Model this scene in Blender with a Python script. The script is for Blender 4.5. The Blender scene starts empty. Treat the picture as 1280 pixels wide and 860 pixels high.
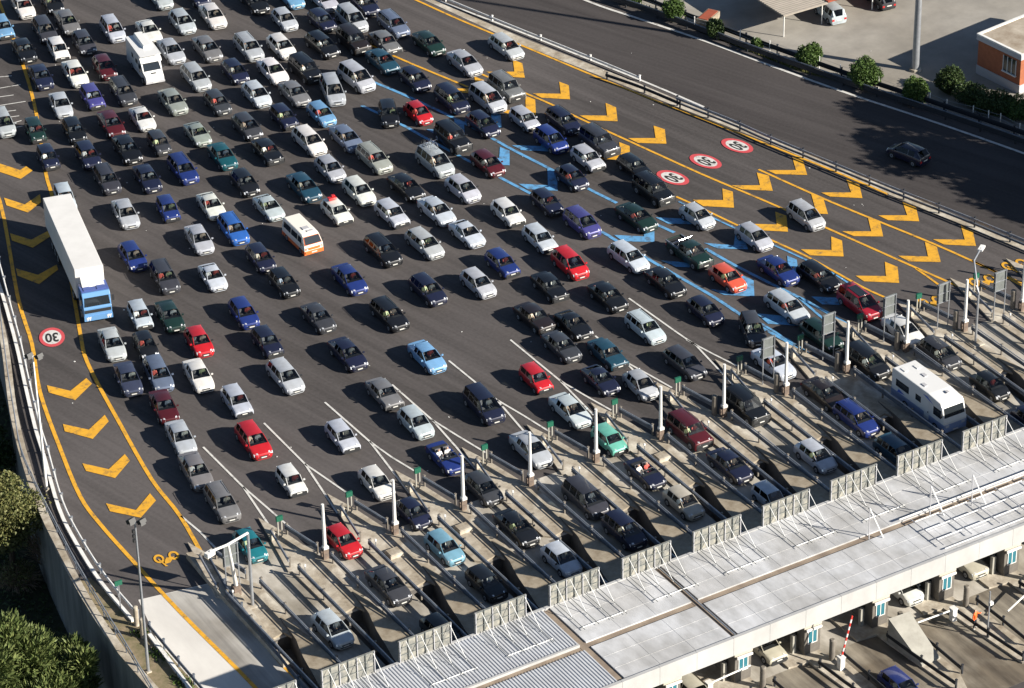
import bpy, bmesh, math, random
from mathutils import Vector, Matrix
random.seed(7)
R = math.radians
scene = bpy.context.scene
COL = scene.collection

# ------------------------------------------------------------------ camera
CX, CY, FPX = 640.0, 430.0, 4283.0
def _n(v): return v.normalized()
_Z = _n(-Vector((140, 7000, FPX)))
_Y = Vector((-3053, -2560, FPX)); _Y = _n(_Y - _Z * _Y.dot(_Z))
_X = _Y.cross(_Z)
WM = Matrix((_X, _Y, _Z))                       # camera(x right,y down,z fwd) -> world
CAM = Vector((-120.0, -190.0, 150.0))
cam_d = bpy.data.cameras.new('camera'); cam = bpy.data.objects.new('camera', cam_d); COL.objects.link(cam)
r_ = WM @ Vector((1, 0, 0)); u_ = WM @ Vector((0, -1, 0)); b_ = WM @ Vector((0, 0, -1))
cam.matrix_world = Matrix(((r_.x, u_.x, b_.x, CAM.x), (r_.y, u_.y, b_.y, CAM.y), (r_.z, u_.z, b_.z, CAM.z), (0, 0, 0, 1)))
cam_d.sensor_width = 36.0; cam_d.lens = 36.0 * FPX / 1280.0
cam_d.clip_start = 1.0; cam_d.clip_end = 6000.0
scene.camera = cam

def at(px, py, z=0.0):
    """the point of the place, at height z, that the photograph shows at this pixel"""
    d = WM @ Vector((px - CX, py - CY, FPX))
    t = (CAM.z - z) / -d.z
    p = CAM + d * t
    return Vector((p.x, p.y, z))

# ------------------------------------------------------------------ light
world = bpy.data.worlds.new('World'); scene.world = world; world.use_nodes = True
wn = world.node_tree; wn.nodes.clear()
sky = wn.nodes.new('ShaderNodeTexSky'); sky.sky_type = 'NISHITA'; sky.sun_disc = False
SUN_AZ, SUN_EL = -53.0, 26.0
sky.sun_elevation = R(SUN_EL); sky.sun_rotation = R(90 - SUN_AZ)
bg = wn.nodes.new('ShaderNodeBackground'); bg.inputs['Strength'].default_value = 0.05
sky.air_density = 0.8; sky.dust_density = 0.3
wo = wn.nodes.new('ShaderNodeOutputWorld')
wn.links.new(sky.outputs[0], bg.inputs[0]); wn.links.new(bg.outputs[0], wo.inputs[0])
sun_d = bpy.data.lights.new('sun', 'SUN'); sun = bpy.data.objects.new('sun', sun_d); COL.objects.link(sun)
sun_d.energy = 5.0; sun_d.angle = R(0.5); sun_d.color = (1.0, 0.93, 0.82)
sdir = Vector((math.cos(R(SUN_AZ)) * math.cos(R(SUN_EL)), math.sin(R(SUN_AZ)) * math.cos(R(SUN_EL)), math.sin(R(SUN_EL))))
sun.rotation_euler = sdir.to_track_quat('Z', 'Y').to_euler()
scene.view_settings.view_transform = 'Standard'
scene.view_settings.look = 'None'
scene.view_settings.exposure = 1.02
scene.view_settings.gamma = 1.0

# ------------------------------------------------------------------ helpers
def tag(o, label=None, cat=None, group=None, kind=None):
    if label: o['label'] = label
    if cat: o['category'] = cat
    if group: o['group'] = group
    if kind: o['kind'] = kind
    return o

def empty(name, loc=(0, 0, 0), rz=0.0):
    o = bpy.data.objects.new(name, None); COL.objects.link(o)
    o.location = loc; o.rotation_euler = (0, 0, rz); o.empty_display_size = 0.3
    return o

class MB:
    """collects shapes, links them as one mesh object"""
    def __init__(s): s.v = []; s.f = []; s.m = []
    def add(s, vs, fs, mi=0):
        b = len(s.v); s.v += [tuple(v) for v in vs]
        for f in fs: s.f.append(tuple(b + i for i in f)); s.m.append(mi)
        return s
    def box(s, x0, x1, y0, y1, z0, z1, mi=0):
        return s.add([(x0, y0, z0), (x1, y0, z0), (x1, y1, z0), (x0, y1, z0), (x0, y0, z1), (x1, y0, z1), (x1, y1, z1), (x0, y1, z1)],
                     [(0, 3, 2, 1), (4, 5, 6, 7), (0, 1, 5, 4), (1, 2, 6, 5), (2, 3, 7, 6), (3, 0, 4, 7)], mi)
    def obox(s, c, sx, sy, sz, rz=0.0, rx=0.0, mi=0):
        M = Matrix.Translation(c) @ Matrix.Rotation(rz, 4, 'Z') @ Matrix.Rotation(rx, 4, 'X')
        vs = [M @ Vector((a * sx / 2, b * sy / 2, c_ * sz / 2)) for c_ in (-1, 1) for a, b in ((-1, -1), (1, -1), (1, 1), (-1, 1))]
        return s.add(vs, [(0, 3, 2, 1), (4, 5, 6, 7), (0, 1, 5, 4), (1, 2, 6, 5), (2, 3, 7, 6), (3, 0, 4, 7)], mi)
    def prism(s, pts, z0, z1, mi=0):
        n = len(pts)
        a = sum(pts[i][0] * pts[(i + 1) % n][1] - pts[(i + 1) % n][0] * pts[i][1] for i in range(n))
        if a < 0: pts = list(pts)[::-1]
        vs = [(p[0], p[1], z0) for p in pts] + [(p[0], p[1], z1) for p in pts]
        fs = [tuple(range(n))[::-1], tuple(range(n, 2 * n))] + [(i, (i + 1) % n, n + (i + 1) % n, n + i) for i in range(n)]
        return s.add(vs, fs, mi)
    def tube(s, path, r0, r1=None, n=8, mi=0, caps=True):
        r1 = r0 if r1 is None else r1
        P = [Vector(p) for p in path]; rings = []
        for i, p in enumerate(P):
            d = (P[min(i + 1, len(P) - 1)] - P[max(i - 1, 0)]).normalized()
            up = Vector((0, 0, 1)) if abs(d.z) < 0.9 else Vector((1, 0, 0))
            a = d.cross(up).normalized(); b = a.cross(d).normalized()
            r = r0 + (r1 - r0) * i / max(1, len(P) - 1)
            rings.append([p + (a * math.cos(t) + b * math.sin(t)) * r for t in [2 * math.pi * k / n for k in range(n)]])
        vs = [v for rg in rings for v in rg]; fs = []
        for i in range(len(P) - 1):
            for k in range(n):
                fs.append((i * n + k, i * n + (k + 1) % n, (i + 1) * n + (k + 1) % n, (i + 1) * n + k))
        if caps: fs.append(tuple(range(n))[::-1]); fs.append(tuple(range((len(P) - 1) * n, len(P) * n)))
        return s.add(vs, fs, mi)
    def band(s, path, half, z, mi=0):
        """flat ribbon on the ground along a path"""
        P = [Vector((p[0], p[1])) for p in path]; L = []
        for i, p in enumerate(P):
            d = (P[min(i + 1, len(P) - 1)] - P[max(i - 1, 0)]).normalized(); nrm = Vector((-d.y, d.x))
            L.append((p + nrm * half, p - nrm * half))
        vs = [(q.x, q.y, z) for ab in L for q in ab]
        return s.add(vs, [(2 * i, 2 * i + 1, 2 * i + 3, 2 * i + 2) for i in range(len(P) - 1)], mi)
    def wall(s, path, t, z0, z1, mi=0):
        P = [Vector((p[0], p[1])) for p in path]; L = []
        for i, p in enumerate(P):
            d = (P[min(i + 1, len(P) - 1)] - P[max(i - 1, 0)]).normalized(); nrm = Vector((-d.y, d.x))
            L.append((p + nrm * t / 2, p - nrm * t / 2))
        vs = []
        for a, b in L: vs += [(a.x, a.y, z0), (b.x, b.y, z0), (b.x, b.y, z1), (a.x, a.y, z1)]
        fs = []
        for i in range(len(P) - 1):
            for k in range(4): fs.append((4 * i + k, 4 * i + (k + 1) % 4, 4 * i + 4 + (k + 1) % 4, 4 * i + 4 + k))
        n = 4 * (len(P) - 1)
        fs += [(3, 2, 1, 0), (n, n + 1, n + 2, n + 3)]
        return s.add(vs, fs, mi)
    def mesh(s, name, mats, smooth=None):
        me = bpy.data.meshes.new(name); me.from_pydata(s.v, [], s.f)
        for m in mats: me.materials.append(m)
        for p, mi in zip(me.polygons, s.m): p.material_index = mi
        if smooth:
            me.shade_smooth(); me.set_sharp_from_angle(angle=R(smooth))
        me.update(); return me
    def build(s, name, mats, parent=None, smooth=None, fix=True):
        if not isinstance(mats, (list, tuple)): mats = [mats]
        me = s.mesh(name, mats, smooth)
        if fix:
            bm = bmesh.new(); bm.from_mesh(me); bmesh.ops.recalc_face_normals(bm, faces=bm.faces); bm.to_mesh(me); bm.free()
        o = bpy.data.objects.new(name, me); COL.objects.link(o)
        if parent: o.parent = parent
        return o

def copy_tree(o, parent=None):
    c = o.copy(); COL.objects.link(c)
    if parent: c.parent = parent
    for ch in o.children: copy_tree(ch, c)
    return c

def spline(pts, n=6):
    """Catmull-Rom through 2-D / 3-D points"""
    P = [Vector(p) for p in pts]; out = []
    for i in range(len(P) - 1):
        p0, p1, p2, p3 = P[max(i - 1, 0)], P[i], P[i + 1], P[min(i + 2, len(P) - 1)]
        for k in range(n):
            t = k / n
            out.append(0.5 * ((2 * p1) + (p2 - p0) * t + (2 * p0 - 5 * p1 + 4 * p2 - p3) * t * t + (3 * p1 - p0 - 3 * p2 + p3) * t ** 3))
    out.append(P[-1]); return out

# ------------------------------------------------------------------ materials
def mat(name, col, rough=0.7, metal=0.0, noise=None, scale=1.0, coat=0.0, bump=0.0, spec=0.5, stretch=None, detail=6, noise2=None, scale2=0.1):
    m = bpy.data.materials.new(name); m.use_nodes = True; nt = m.node_tree; b = nt.nodes['Principled BSDF']
    b.inputs['Base Color'].default_value = (*col, 1); b.inputs['Roughness'].default_value = rough; b.inputs['Metallic'].default_value = metal
    b.inputs['Coat Weight'].default_value = coat; b.inputs['Specular IOR Level'].default_value = spec
    tc = nt.nodes.new('ShaderNodeTexCoord'); src = tc.outputs['Object']
    if stretch:
        mp = nt.nodes.new('ShaderNodeMapping'); mp.inputs['Scale'].default_value = stretch; nt.links.new(src, mp.inputs[0]); src = mp.outputs[0]
    if noise:
        tx = nt.nodes.new('ShaderNodeTexNoise'); tx.inputs['Scale'].default_value = scale; tx.inputs['Detail'].default_value = detail
        tx.inputs['Roughness'].default_value = 0.65
        nt.links.new(src, tx.inputs['Vector'])
        rp = nt.nodes.new('ShaderNodeValToRGB'); rp.color_ramp.elements[0].position = 0.32; rp.color_ramp.elements[1].position = 0.68
        rp.color_ramp.elements[0].color = (*noise, 1); rp.color_ramp.elements[1].color = (*col, 1)
        nt.links.new(tx.outputs['Fac'], rp.inputs[0]); out = rp.outputs[0]
        if noise2:
            t2 = nt.nodes.new('ShaderNodeTexNoise'); t2.inputs['Scale'].default_value = scale2; t2.inputs['Detail'].default_value = 5
            nt.links.new(tc.outputs['Object'], t2.inputs['Vector'])
            r2 = nt.nodes.new('ShaderNodeValToRGB'); r2.color_ramp.elements[0].position = 0.4; r2.color_ramp.elements[1].position = 0.62
            r2.color_ramp.elements[0].color = (*noise2, 1); r2.color_ramp.elements[1].color = (1, 1, 1, 1)
            nt.links.new(t2.outputs['Fac'], r2.inputs[0])
            mx = nt.nodes.new('ShaderNodeMix'); mx.data_type = 'RGBA'; mx.blend_type = 'MULTIPLY'; mx.inputs[0].default_value = 1.0
            nt.links.new(out, mx.inputs[6]); nt.links.new(r2.outputs[0], mx.inputs[7]); out = mx.outputs[2]
        nt.links.new(out, b.inputs['Base Color'])
        if bump:
            bp = nt.nodes.new('ShaderNodeBump'); bp.inputs['Strength'].default_value = bump; bp.inputs['Distance'].default_value = 0.05
            nt.links.new(tx.outputs['Fac'], bp.inputs['Height']); nt.links.new(bp.outputs[0], b.inputs['Normal'])
    return m

def asphalt(name, c0, c1, dirv=(0.0, 1.0)):
    """worn asphalt: fine grain, large patches and wheel-track streaks along the traffic"""
    m = bpy.data.materials.new(name); m.use_nodes = True; nt = m.node_tree; b = nt.nodes['Principled BSDF']
    b.inputs['Roughness'].default_value = 0.85; b.inputs['Specular IOR Level'].default_value = 0.25
    tc = nt.nodes.new('ShaderNodeTexCoord')
    def nz(scale, det, mapping=None, rot=0.0):
        t = nt.nodes.new('ShaderNodeTexNoise'); t.inputs['Scale'].default_value = scale; t.inputs['Detail'].default_value = det
        if mapping:
            m0 = nt.nodes.new('ShaderNodeMapping'); m0.inputs['Rotation'].default_value = (0, 0, rot)
            mp = nt.nodes.new('ShaderNodeMapping'); mp.inputs['Scale'].default_value = mapping
            nt.links.new(tc.outputs['Object'], m0.inputs[0]); nt.links.new(m0.outputs[0], mp.inputs[0]); nt.links.new(mp.outputs[0], t.inputs['Vector'])
        else: nt.links.new(tc.outputs['Object'], t.inputs['Vector'])
        return t.outputs['Fac']
    ang = math.atan2(dirv[1], dirv[0])
    big = nz(0.035, 4); streak = nz(1.0, 5, (0.02, 0.7, 1), -ang); streak2 = nz(1.0, 4, (0.05, 2.6, 1), -ang); fine = nz(3.5, 8)
    def math_(op, a, bb):
        n = nt.nodes.new('ShaderNodeMath'); n.operation = op
        for i, q in enumerate((a, bb)):
            if isinstance(q, (int, float)): n.inputs[i].default_value = q
            else: nt.links.new(q, n.inputs[i])
        return n.outputs[0]
    s = math_('ADD', math_('MULTIPLY', big, 0.4), math_('ADD', math_('MULTIPLY', streak, 0.3), math_('ADD', math_('MULTIPLY', streak2, 0.15), math_('MULTIPLY', fine, 0.15))))
    rp = nt.nodes.new('ShaderNodeValToRGB'); rp.color_ramp.elements[0].position = 0.41; rp.color_ramp.elements[1].position = 0.59
    rp.color_ramp.elements[0].color = (*c0, 1); rp.color_ramp.elements[1].color = (*c1, 1)
    nt.links.new(s, rp.inputs[0]); nt.links.new(rp.outputs[0], b.inputs['Base Color'])
    bp = nt.nodes.new('ShaderNodeBump'); bp.inputs['Strength'].default_value = 0.25; bp.inputs['Distance'].default_value = 0.03
    nt.links.new(fine, bp.inputs['Height']); nt.links.new(bp.outputs[0], b.inputs['Normal'])
    return m

def worn_paint(name, col, wear=0.47, under=(0.07, 0.065, 0.06)):
    m = bpy.data.materials.new(name); m.use_nodes = True; nt = m.node_tree; b = nt.nodes['Principled BSDF']
    b.inputs['Roughness'].default_value = 0.7
    tc = nt.nodes.new('ShaderNodeTexCoord'); t = nt.nodes.new('ShaderNodeTexNoise'); t.inputs['Scale'].default_value = 1.3; t.inputs['Detail'].default_value = 10
    t.inputs['Roughness'].default_value = 0.75
    nt.links.new(tc.outputs['Object'], t.inputs['Vector'])
    rp = nt.nodes.new('ShaderNodeValToRGB'); e = rp.color_ramp.elements; e[0].position = wear - 0.17; e[0].color = (*under, 1); e[1].position = wear; e[1].color = (*[c * 0.86 for c in col], 1)
    k = e.new(0.62); k.color = (*col, 1)
    nt.links.new(t.outputs['Fac'], rp.inputs[0]); nt.links.new(rp.outputs[0], b.inputs['Base Color'])
    return m

M = {}
M['asphalt'] = asphalt('asphalt', (0.052, 0.047, 0.0455), (0.100, 0.090, 0.088), (-0.25, 1))
M['asphalt_dark'] = asphalt('carriageway_asphalt', (0.038, 0.0335, 0.033), (0.066, 0.059, 0.058), (-0.38, 1))
M['yellow'] = worn_paint('yellow_paint', (0.70, 0.36, 0.025), 0.47)
M['white_line'] = worn_paint('white_paint', (0.62, 0.61, 0.58), 0.46)
M['blue'] = worn_paint('blue_paint', (0.11, 0.33, 0.60), 0.5)
M['red_line'] = worn_paint('red_paint', (0.55, 0.07, 0.08), 0.3)
M['black_line'] = mat('black_paint', (0.02, 0.02, 0.02), 0.8)
M['concrete'] = mat('lane_concrete', (0.56, 0.53, 0.475), 0.85, noise=(0.29, 0.265, 0.225), scale=0.6, stretch=(1.0, 0.35, 1), bump=0.2, noise2=(0.62, 0.60, 0.56), scale2=0.22)
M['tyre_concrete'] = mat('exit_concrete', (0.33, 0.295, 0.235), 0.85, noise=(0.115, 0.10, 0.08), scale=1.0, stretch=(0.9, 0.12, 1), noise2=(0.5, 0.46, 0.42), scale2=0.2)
M['pale_concrete'] = mat('pale_concrete', (0.66, 0.64, 0.60), 0.85, noise=(0.52, 0.50, 0.47), scale=0.35, stretch=(1, 0.3, 1))
M['kerb'] = mat('kerb_concrete', (0.58, 0.54, 0.46), 0.9, noise=(0.29, 0.25, 0.20), scale=1.1, bump=0.4, noise2=(0.7, 0.66, 0.6), scale2=0.35)
M['wedge'] = mat('wedge_concrete', (0.34, 0.295, 0.225), 0.9, noise=(0.20, 0.16, 0.11), scale=1.4, bump=0.3)
M['wedge_shade'] = mat('wedge_shade_concrete', (0.13, 0.12, 0.11), 0.9, noise=(0.07, 0.065, 0.06), scale=1.2)  # wedge concrete darkened: shade painted into the ramp sides and stairwell
M['grey_wedge'] = mat('grey_concrete', (0.36, 0.35, 0.31), 0.85, noise=(0.26, 0.25, 0.22), scale=1.2)
M['wall_conc'] = mat('wall_concrete', (0.25, 0.255, 0.24), 0.9, noise=(0.12, 0.125, 0.12), scale=0.8, stretch=(1, 1, 0.15), bump=0.4)
M['yard'] = mat('yard_concrete', (0.33, 0.31, 0.275), 0.9, noise=(0.24, 0.225, 0.20), scale=0.35, noise2=(0.8, 0.78, 0.75), scale2=0.06)
M['soil'] = mat('dry_soil', (0.26, 0.20, 0.13), 0.95, noise=(0.12, 0.11, 0.05), scale=1.1, bump=0.5)
M['scrub'] = mat('undergrowth', (0.05, 0.055, 0.025), 1.0, noise=(0.015, 0.018, 0.009), scale=0.9, bump=1.0)
M['steel'] = mat('galvanised_steel', (0.42, 0.44, 0.47), 0.42, 0.55, noise=(0.30, 0.32, 0.35), scale=2.0)
M['dark_steel'] = mat('weathered_steel', (0.16, 0.185, 0.23), 0.5, 0.35, noise=(0.10, 0.12, 0.15), scale=2.0)
M['rail_black'] = mat('black_rail', (0.03, 0.033, 0.04), 0.5, 0.2)
M['white_metal'] = mat('white_metal', (0.78, 0.78, 0.76), 0.45, noise=(0.62, 0.61, 0.58), scale=1.5)
M['rust'] = mat('rusty_box', (0.22, 0.16, 0.12), 0.8, noise=(0.10, 0.08, 0.07), scale=3)
M['bollard'] = mat('bollard_grey', (0.20, 0.18, 0.15), 0.7, noise=(0.13, 0.115, 0.1), scale=2)
M['roof_white'] = mat('roof_sheet', (0.60, 0.61, 0.63), 0.55, noise=(0.40, 0.405, 0.41), scale=0.9, noise2=(0.80, 0.785, 0.76), scale2=0.28, stretch=(1, 0.4, 1))
M['roof_rib'] = mat('ribbed_roof', (0.48, 0.50, 0.53), 0.5, noise=(0.40, 0.41, 0.43), scale=0.6)
M['gutter'] = mat('dirty_gutter', (0.30, 0.24, 0.18), 0.9, noise=(0.17, 0.13, 0.10), scale=0.7)
M['fascia'] = mat('white_fascia', (0.47, 0.47, 0.465), 0.5, noise=(0.36, 0.36, 0.355), scale=0.7, stretch=(0.5, 1, 0.3))
M['panel_back'] = mat('sign_back', (0.33, 0.315, 0.265), 0.7, noise=(0.10, 0.11, 0.115), scale=1.6, detail=8)
M['frame_white'] = mat('white_tube', (0.75, 0.75, 0.73), 0.5)
M['booth'] = mat('booth_cladding', (0.17, 0.155, 0.135), 0.6, noise=(0.10, 0.09, 0.08), scale=1.2)
M['booth_roof'] = mat('booth_roof', (0.52, 0.48, 0.40), 0.7, noise=(0.38, 0.34, 0.28), scale=1.0)
M['glass_blue'] = mat('tinted_glass', (0.04, 0.17, 0.22), 0.12, 0.1)
M['glass_dark'] = mat('dark_glass', (0.02, 0.025, 0.03), 0.08, 0.0, spec=0.9)
M['brick'] = mat('orange_brick', (0.36, 0.12, 0.055), 0.9, noise=(0.26, 0.085, 0.04), scale=2.2)
M['grey_paint'] = mat('grey_paint', (0.40, 0.40, 0.42), 0.7)
M['flatroof'] = mat('gravel_roof', (0.44, 0.39, 0.32), 0.9, noise=(0.22, 0.17, 0.12), scale=0.45)
M['red_sheet'] = mat('red_roof_sheet', (0.33, 0.075, 0.035), 0.7, noise=(0.25, 0.06, 0.03), scale=1)
M['tan_sheet'] = mat('tan_roof_sheet', (0.34, 0.30, 0.255), 0.7, noise=(0.28, 0.25, 0.21), scale=1.2)
M['board'] = mat('board_grey', (0.15, 0.165, 0.16), 0.6, noise=(0.10, 0.11, 0.11), scale=2)
M['worn_lane'] = mat('worn_lane_concrete', (0.56, 0.54, 0.50), 0.85, noise=(0.30, 0.29, 0.275), scale=0.9, stretch=(0.8, 0.05, 1), noise2=(0.6, 0.58, 0.55), scale2=0.15)
M['green_sign'] = mat('green_sign', (0.010, 0.10, 0.06), 0.5)
M['orange'] = mat('orange_vest', (0.85, 0.13, 0.02), 0.7)
M['red'] = mat('red_paint_metal', (0.60, 0.04, 0.03), 0.5)
M['tyre'] = mat('tyre_rubber', (0.018, 0.018, 0.019), 0.8)
M['rim'] = mat('alloy_rim', (0.42, 0.43, 0.45), 0.35, 0.6)
M['trim'] = mat('black_trim', (0.025, 0.026, 0.028), 0.55)
M['seat'] = mat('seat_fabric', (0.13, 0.13, 0.14), 0.9, noise=(0.08, 0.08, 0.09), scale=4)
M['dash'] = mat('dashboard', (0.02, 0.02, 0.022), 0.7)
M['lens'] = mat('headlight_lens', (0.80, 0.82, 0.85), 0.08, 0.35, coat=1.0)
M['tail'] = mat('tail_lens', (0.45, 0.02, 0.02), 0.15, coat=0.6)
M['plate'] = mat('number_plate', (0.58, 0.58, 0.55), 0.4)
M['chrome'] = mat('chrome', (0.75, 0.76, 0.78), 0.15, 0.9)
M['skin'] = mat('skin', (0.50, 0.30, 0.21), 0.6)
M['hair'] = mat('hair', (0.035, 0.025, 0.018), 0.8)
M['trousers'] = mat('dark_trousers', (0.02, 0.022, 0.03), 0.8)

def objcol(name, rough, coat, metal=0.0, flake=False):
    m = bpy.data.materials.new(name); m.use_nodes = True; nt = m.node_tree; b = nt.nodes['Principled BSDF']
    oi = nt.nodes.new('ShaderNodeObjectInfo')
    tc = nt.nodes.new('ShaderNodeTexCoord'); tx = nt.nodes.new('ShaderNodeTexNoise'); tx.inputs['Scale'].default_value = 1.6; tx.inputs['Detail'].default_value = 6
    nt.links.new(tc.outputs['Object'], tx.inputs['Vector'])
    rp = nt.nodes.new('ShaderNodeValToRGB'); rp.color_ramp.elements[0].position = 0.35; rp.color_ramp.elements[0].color = (0.86, 0.85, 0.83, 1); rp.color_ramp.elements[1].position = 0.6
    rp.color_ramp.elements[1].color = (1, 1, 1, 1); nt.links.new(tx.outputs['Fac'], rp.inputs[0])
    mx = nt.nodes.new('ShaderNodeMix'); mx.data_type = 'RGBA'; mx.blend_type = 'MULTIPLY'; mx.inputs[0].default_value = 1
    nt.links.new(oi.outputs['Color'], mx.inputs[6]); nt.links.new(rp.outputs[0], mx.inputs[7]); nt.links.new(mx.outputs[2], b.inputs['Base Color'])
    b.inputs['Roughness'].default_value = rough; b.inputs['Coat Weight'].default_value = coat; b.inputs['Coat Roughness'].default_value = 0.06; b.inputs['Metallic'].default_value = metal
    return m
M['paint'] = objcol('car_paint', 0.38, 0.8, 0.15)
M['shirt'] = objcol('clothing', 0.85, 0.0)

def glassmat(name, tint, gloss=0.13):
    m = bpy.data.materials.new(name); m.use_nodes = True; nt = m.node_tree; nt.nodes.clear()
    o = nt.nodes.new('ShaderNodeOutputMaterial'); t = nt.nodes.new('ShaderNodeBsdfTransparent'); t.inputs[0].default_value = (*tint, 1)
    g = nt.nodes.new('ShaderNodeBsdfGlossy'); g.inputs['Roughness'].default_value = 0.04; g.inputs['Color'].default_value = (0.9, 0.95, 1, 1)
    f = nt.nodes.new('ShaderNodeFresnel'); f.inputs[0].default_value = 1.5
    a = nt.nodes.new('ShaderNodeMath'); a.operation = 'ADD'; a.inputs[1].default_value = gloss
    mx = nt.nodes.new('ShaderNodeMixShader')
    fm = nt.nodes.new('ShaderNodeMath'); fm.operation = 'MULTIPLY'; fm.inputs[1].default_value = 0.6; nt.links.new(f.outputs[0], fm.inputs[0]); nt.links.new(fm.outputs[0], a.inputs[0]); nt.links.new(a.outputs[0], mx.inputs[0]); nt.links.new(t.outputs[0], mx.inputs[1]); nt.links.new(g.outputs[0], mx.inputs[2]); nt.links.new(mx.outputs[0], o.inputs[0])
    return m
M['glass'] = glassmat('car_glass', (0.92, 0.96, 0.95), 0.02)
M['side_glass'] = glassmat('side_glass', (0.16, 0.18, 0.18), 0.0)
# ================================================================== SETTING
def sheet(name, pts, z, m, kind='structure'):
    n = len(pts); a = sum(pts[i][0] * pts[(i + 1) % n][1] - pts[(i + 1) % n][0] * pts[i][1] for i in range(n))
    if a < 0: pts = list(pts)[::-1]
    me = bpy.data.meshes.new(name); me.from_pydata([(p[0], p[1], z) for p in pts], [], [tuple(range(n))]); me.materials.append(m)
    bm = bmesh.new(); bm.from_mesh(me); bmesh.ops.triangulate(bm, faces=bm.faces); bm.to_mesh(me); bm.free()
    o = bpy.data.objects.new(name, me); COL.objects.link(o); o['kind'] = kind; return o

WALL = [(60, 300), (10, 150), (-8, 104), (-16, 84), (-22.8, 67), (-27, 54), (-30.1, 43.8), (-34.1, 33), (-36.6, 24.8), (-38.3, 17.8), (-40.1, 7.7), (-40.9, -0.2), (-41.0, -8), (-41.0, -60), (-41, -220)]
WALLS = [tuple(v) for v in spline(WALL, 5)]
sheet('ravine_ground', [(-900, -700), (900, -700), (900, 1500), (-900, 1500)], -7.0, M['scrub'])
LX0, LX1, LY0, LY1 = -31.2, 52.0, -39.3, 1.5      # the toll lanes' concrete, laid between the asphalt sheets
ISLX = [-28.68] + [-22.56 + 6.12 * k for k in range(0, 13)]
sheet('road', [w for w in WALLS if w[1] > LY1] + [(-40.75, LY1), (900, LY1), (900, 900), (200, 900)], 0.0, M['asphalt'])
sheet('road', [(-40.75, LY1)] + [w for w in WALLS if w[1] < LY1] + [(LX0, -220), (LX0, LY1)], 0.0, M['asphalt'])
sheet('road', [(LX0, LY0), (LX0, -220), (900, -220), (900, LY0)], 0.0, M['asphalt'])
sheet('road', [(LX1, LY0), (900, LY0), (900, LY1), (LX1, LY1)], 0.0, M['asphalt'])
HY0, HY1 = -15.6, -5.7
t = MB(); xs = [LX0]
for X in ISLX:
    if X < LX1:
        a, b_x = max(X - 2.75, LX0 + 0.01), X - 0.12
        t.add([(xs[-1], LY0, 0), (a, LY0, 0), (a, LY1, 0), (xs[-1], LY1, 0)], [(0, 1, 2, 3)])
        t.add([(a, LY0, 0), (b_x, LY0, 0), (b_x, HY0, 0), (a, HY0, 0)], [(0, 1, 2, 3)]); t.add([(a, HY1, 0), (b_x, HY1, 0), (b_x, LY1, 0), (a, LY1, 0)], [(0, 1, 2, 3)]); xs.append(b_x)
t.add([(xs[-1], LY0, 0), (LX1, LY0, 0), (LX1, LY1, 0), (xs[-1], LY1, 0)], [(0, 1, 2, 3)])
tag(t.build('toll_lanes', M['concrete'], fix=False), kind='structure')

# far carriageway and service yard
FAR_L = [at(*p) for p in ((360, -80), (450, -40), (540, 0), (640, 37), (800, 100), (880, 136), (960, 170), (1120, 236), (1280, 303), (1500, 398))]
FAR_R = [at(*p) for p in ((560, -80), (650, -38), (733, 0), (800, 22), (880, 49), (960, 80), (1060, 115), (1160, 148), (1280, 190), (1500, 270))]
sheet('carriageway', [tuple(p[:2]) for p in FAR_L] + [tuple(p[:2]) for p in FAR_R[::-1]], 0.004, M['asphalt_dark'])
yl = [at(*p) for p in ((640, -62), (740, -22), (800, 4), (880, 35), (930, 62), (1000, 90), (1060, 105), (1140, 132), (1200, 150), (1290, 176), (1500, 250))]
sheet('service_yard', [tuple(p[:2]) for p in yl] + [(400, 0), (400, 500), (60, 300)], 0.004, M['yard'])
gl = [at(*p) for p in ((570, -85), (655, -46), (738, -8), (805, 14), (885, 41), (965, 71), (1065, 106), (1165, 139), (1285, 180), (1500, 258))]
sheet('verge', [tuple(p[:2]) for p in gl] + [tuple(p[:2]) for p in yl[::-1]], 0.008, mat('verge_grass', (0.17, 0.15, 0.08), 0.95, noise=(0.06, 0.07, 0.025), scale=1.0, bump=0.5))
# toll lanes
sheet('toll_lane_concrete', [(-31.2, 6.0), (-25, 5.8), (-21, 2.1), (52, 1.7), (52, 1.2), (-31.2, 1.2)], 0.004, M['concrete'])
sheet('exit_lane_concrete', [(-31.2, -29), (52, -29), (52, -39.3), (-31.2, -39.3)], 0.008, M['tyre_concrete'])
sheet('wide_lane_concrete', [(-36.9, 4.4), (-31.3, 3.4), (-31.3, -60), (-38.1, -60), (-38.2, -2)], 0.012, M['pale_concrete'])
sheet('worn_lane_concrete', [(-34.95, 4.0), (-31.3, 3.3), (-31.3, -60), (-33.4, -60), (-33.9, -20), (-34.55, -8)], 0.016, M['worn_lane'])
sheet('lane_side_strip', [(-41.0, 2), (-39.5, 9), (-38.7, 9), (-38.0, 0.8), (-38.3, -60), (-41.0, -60)], 0.02, M['soil'])
sheet('median_strip', [tuple(at(*p)[:2]) for p in ((500, -18), (560, 8), (650, 46), (800, 105), (960, 172), (1120, 238), (1290, 309), (1290, 318), (1120, 247), (960, 178), (850, 135), (650, 55), (548, 8), (490, -18))], 0.02, M['kerb'])

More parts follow.
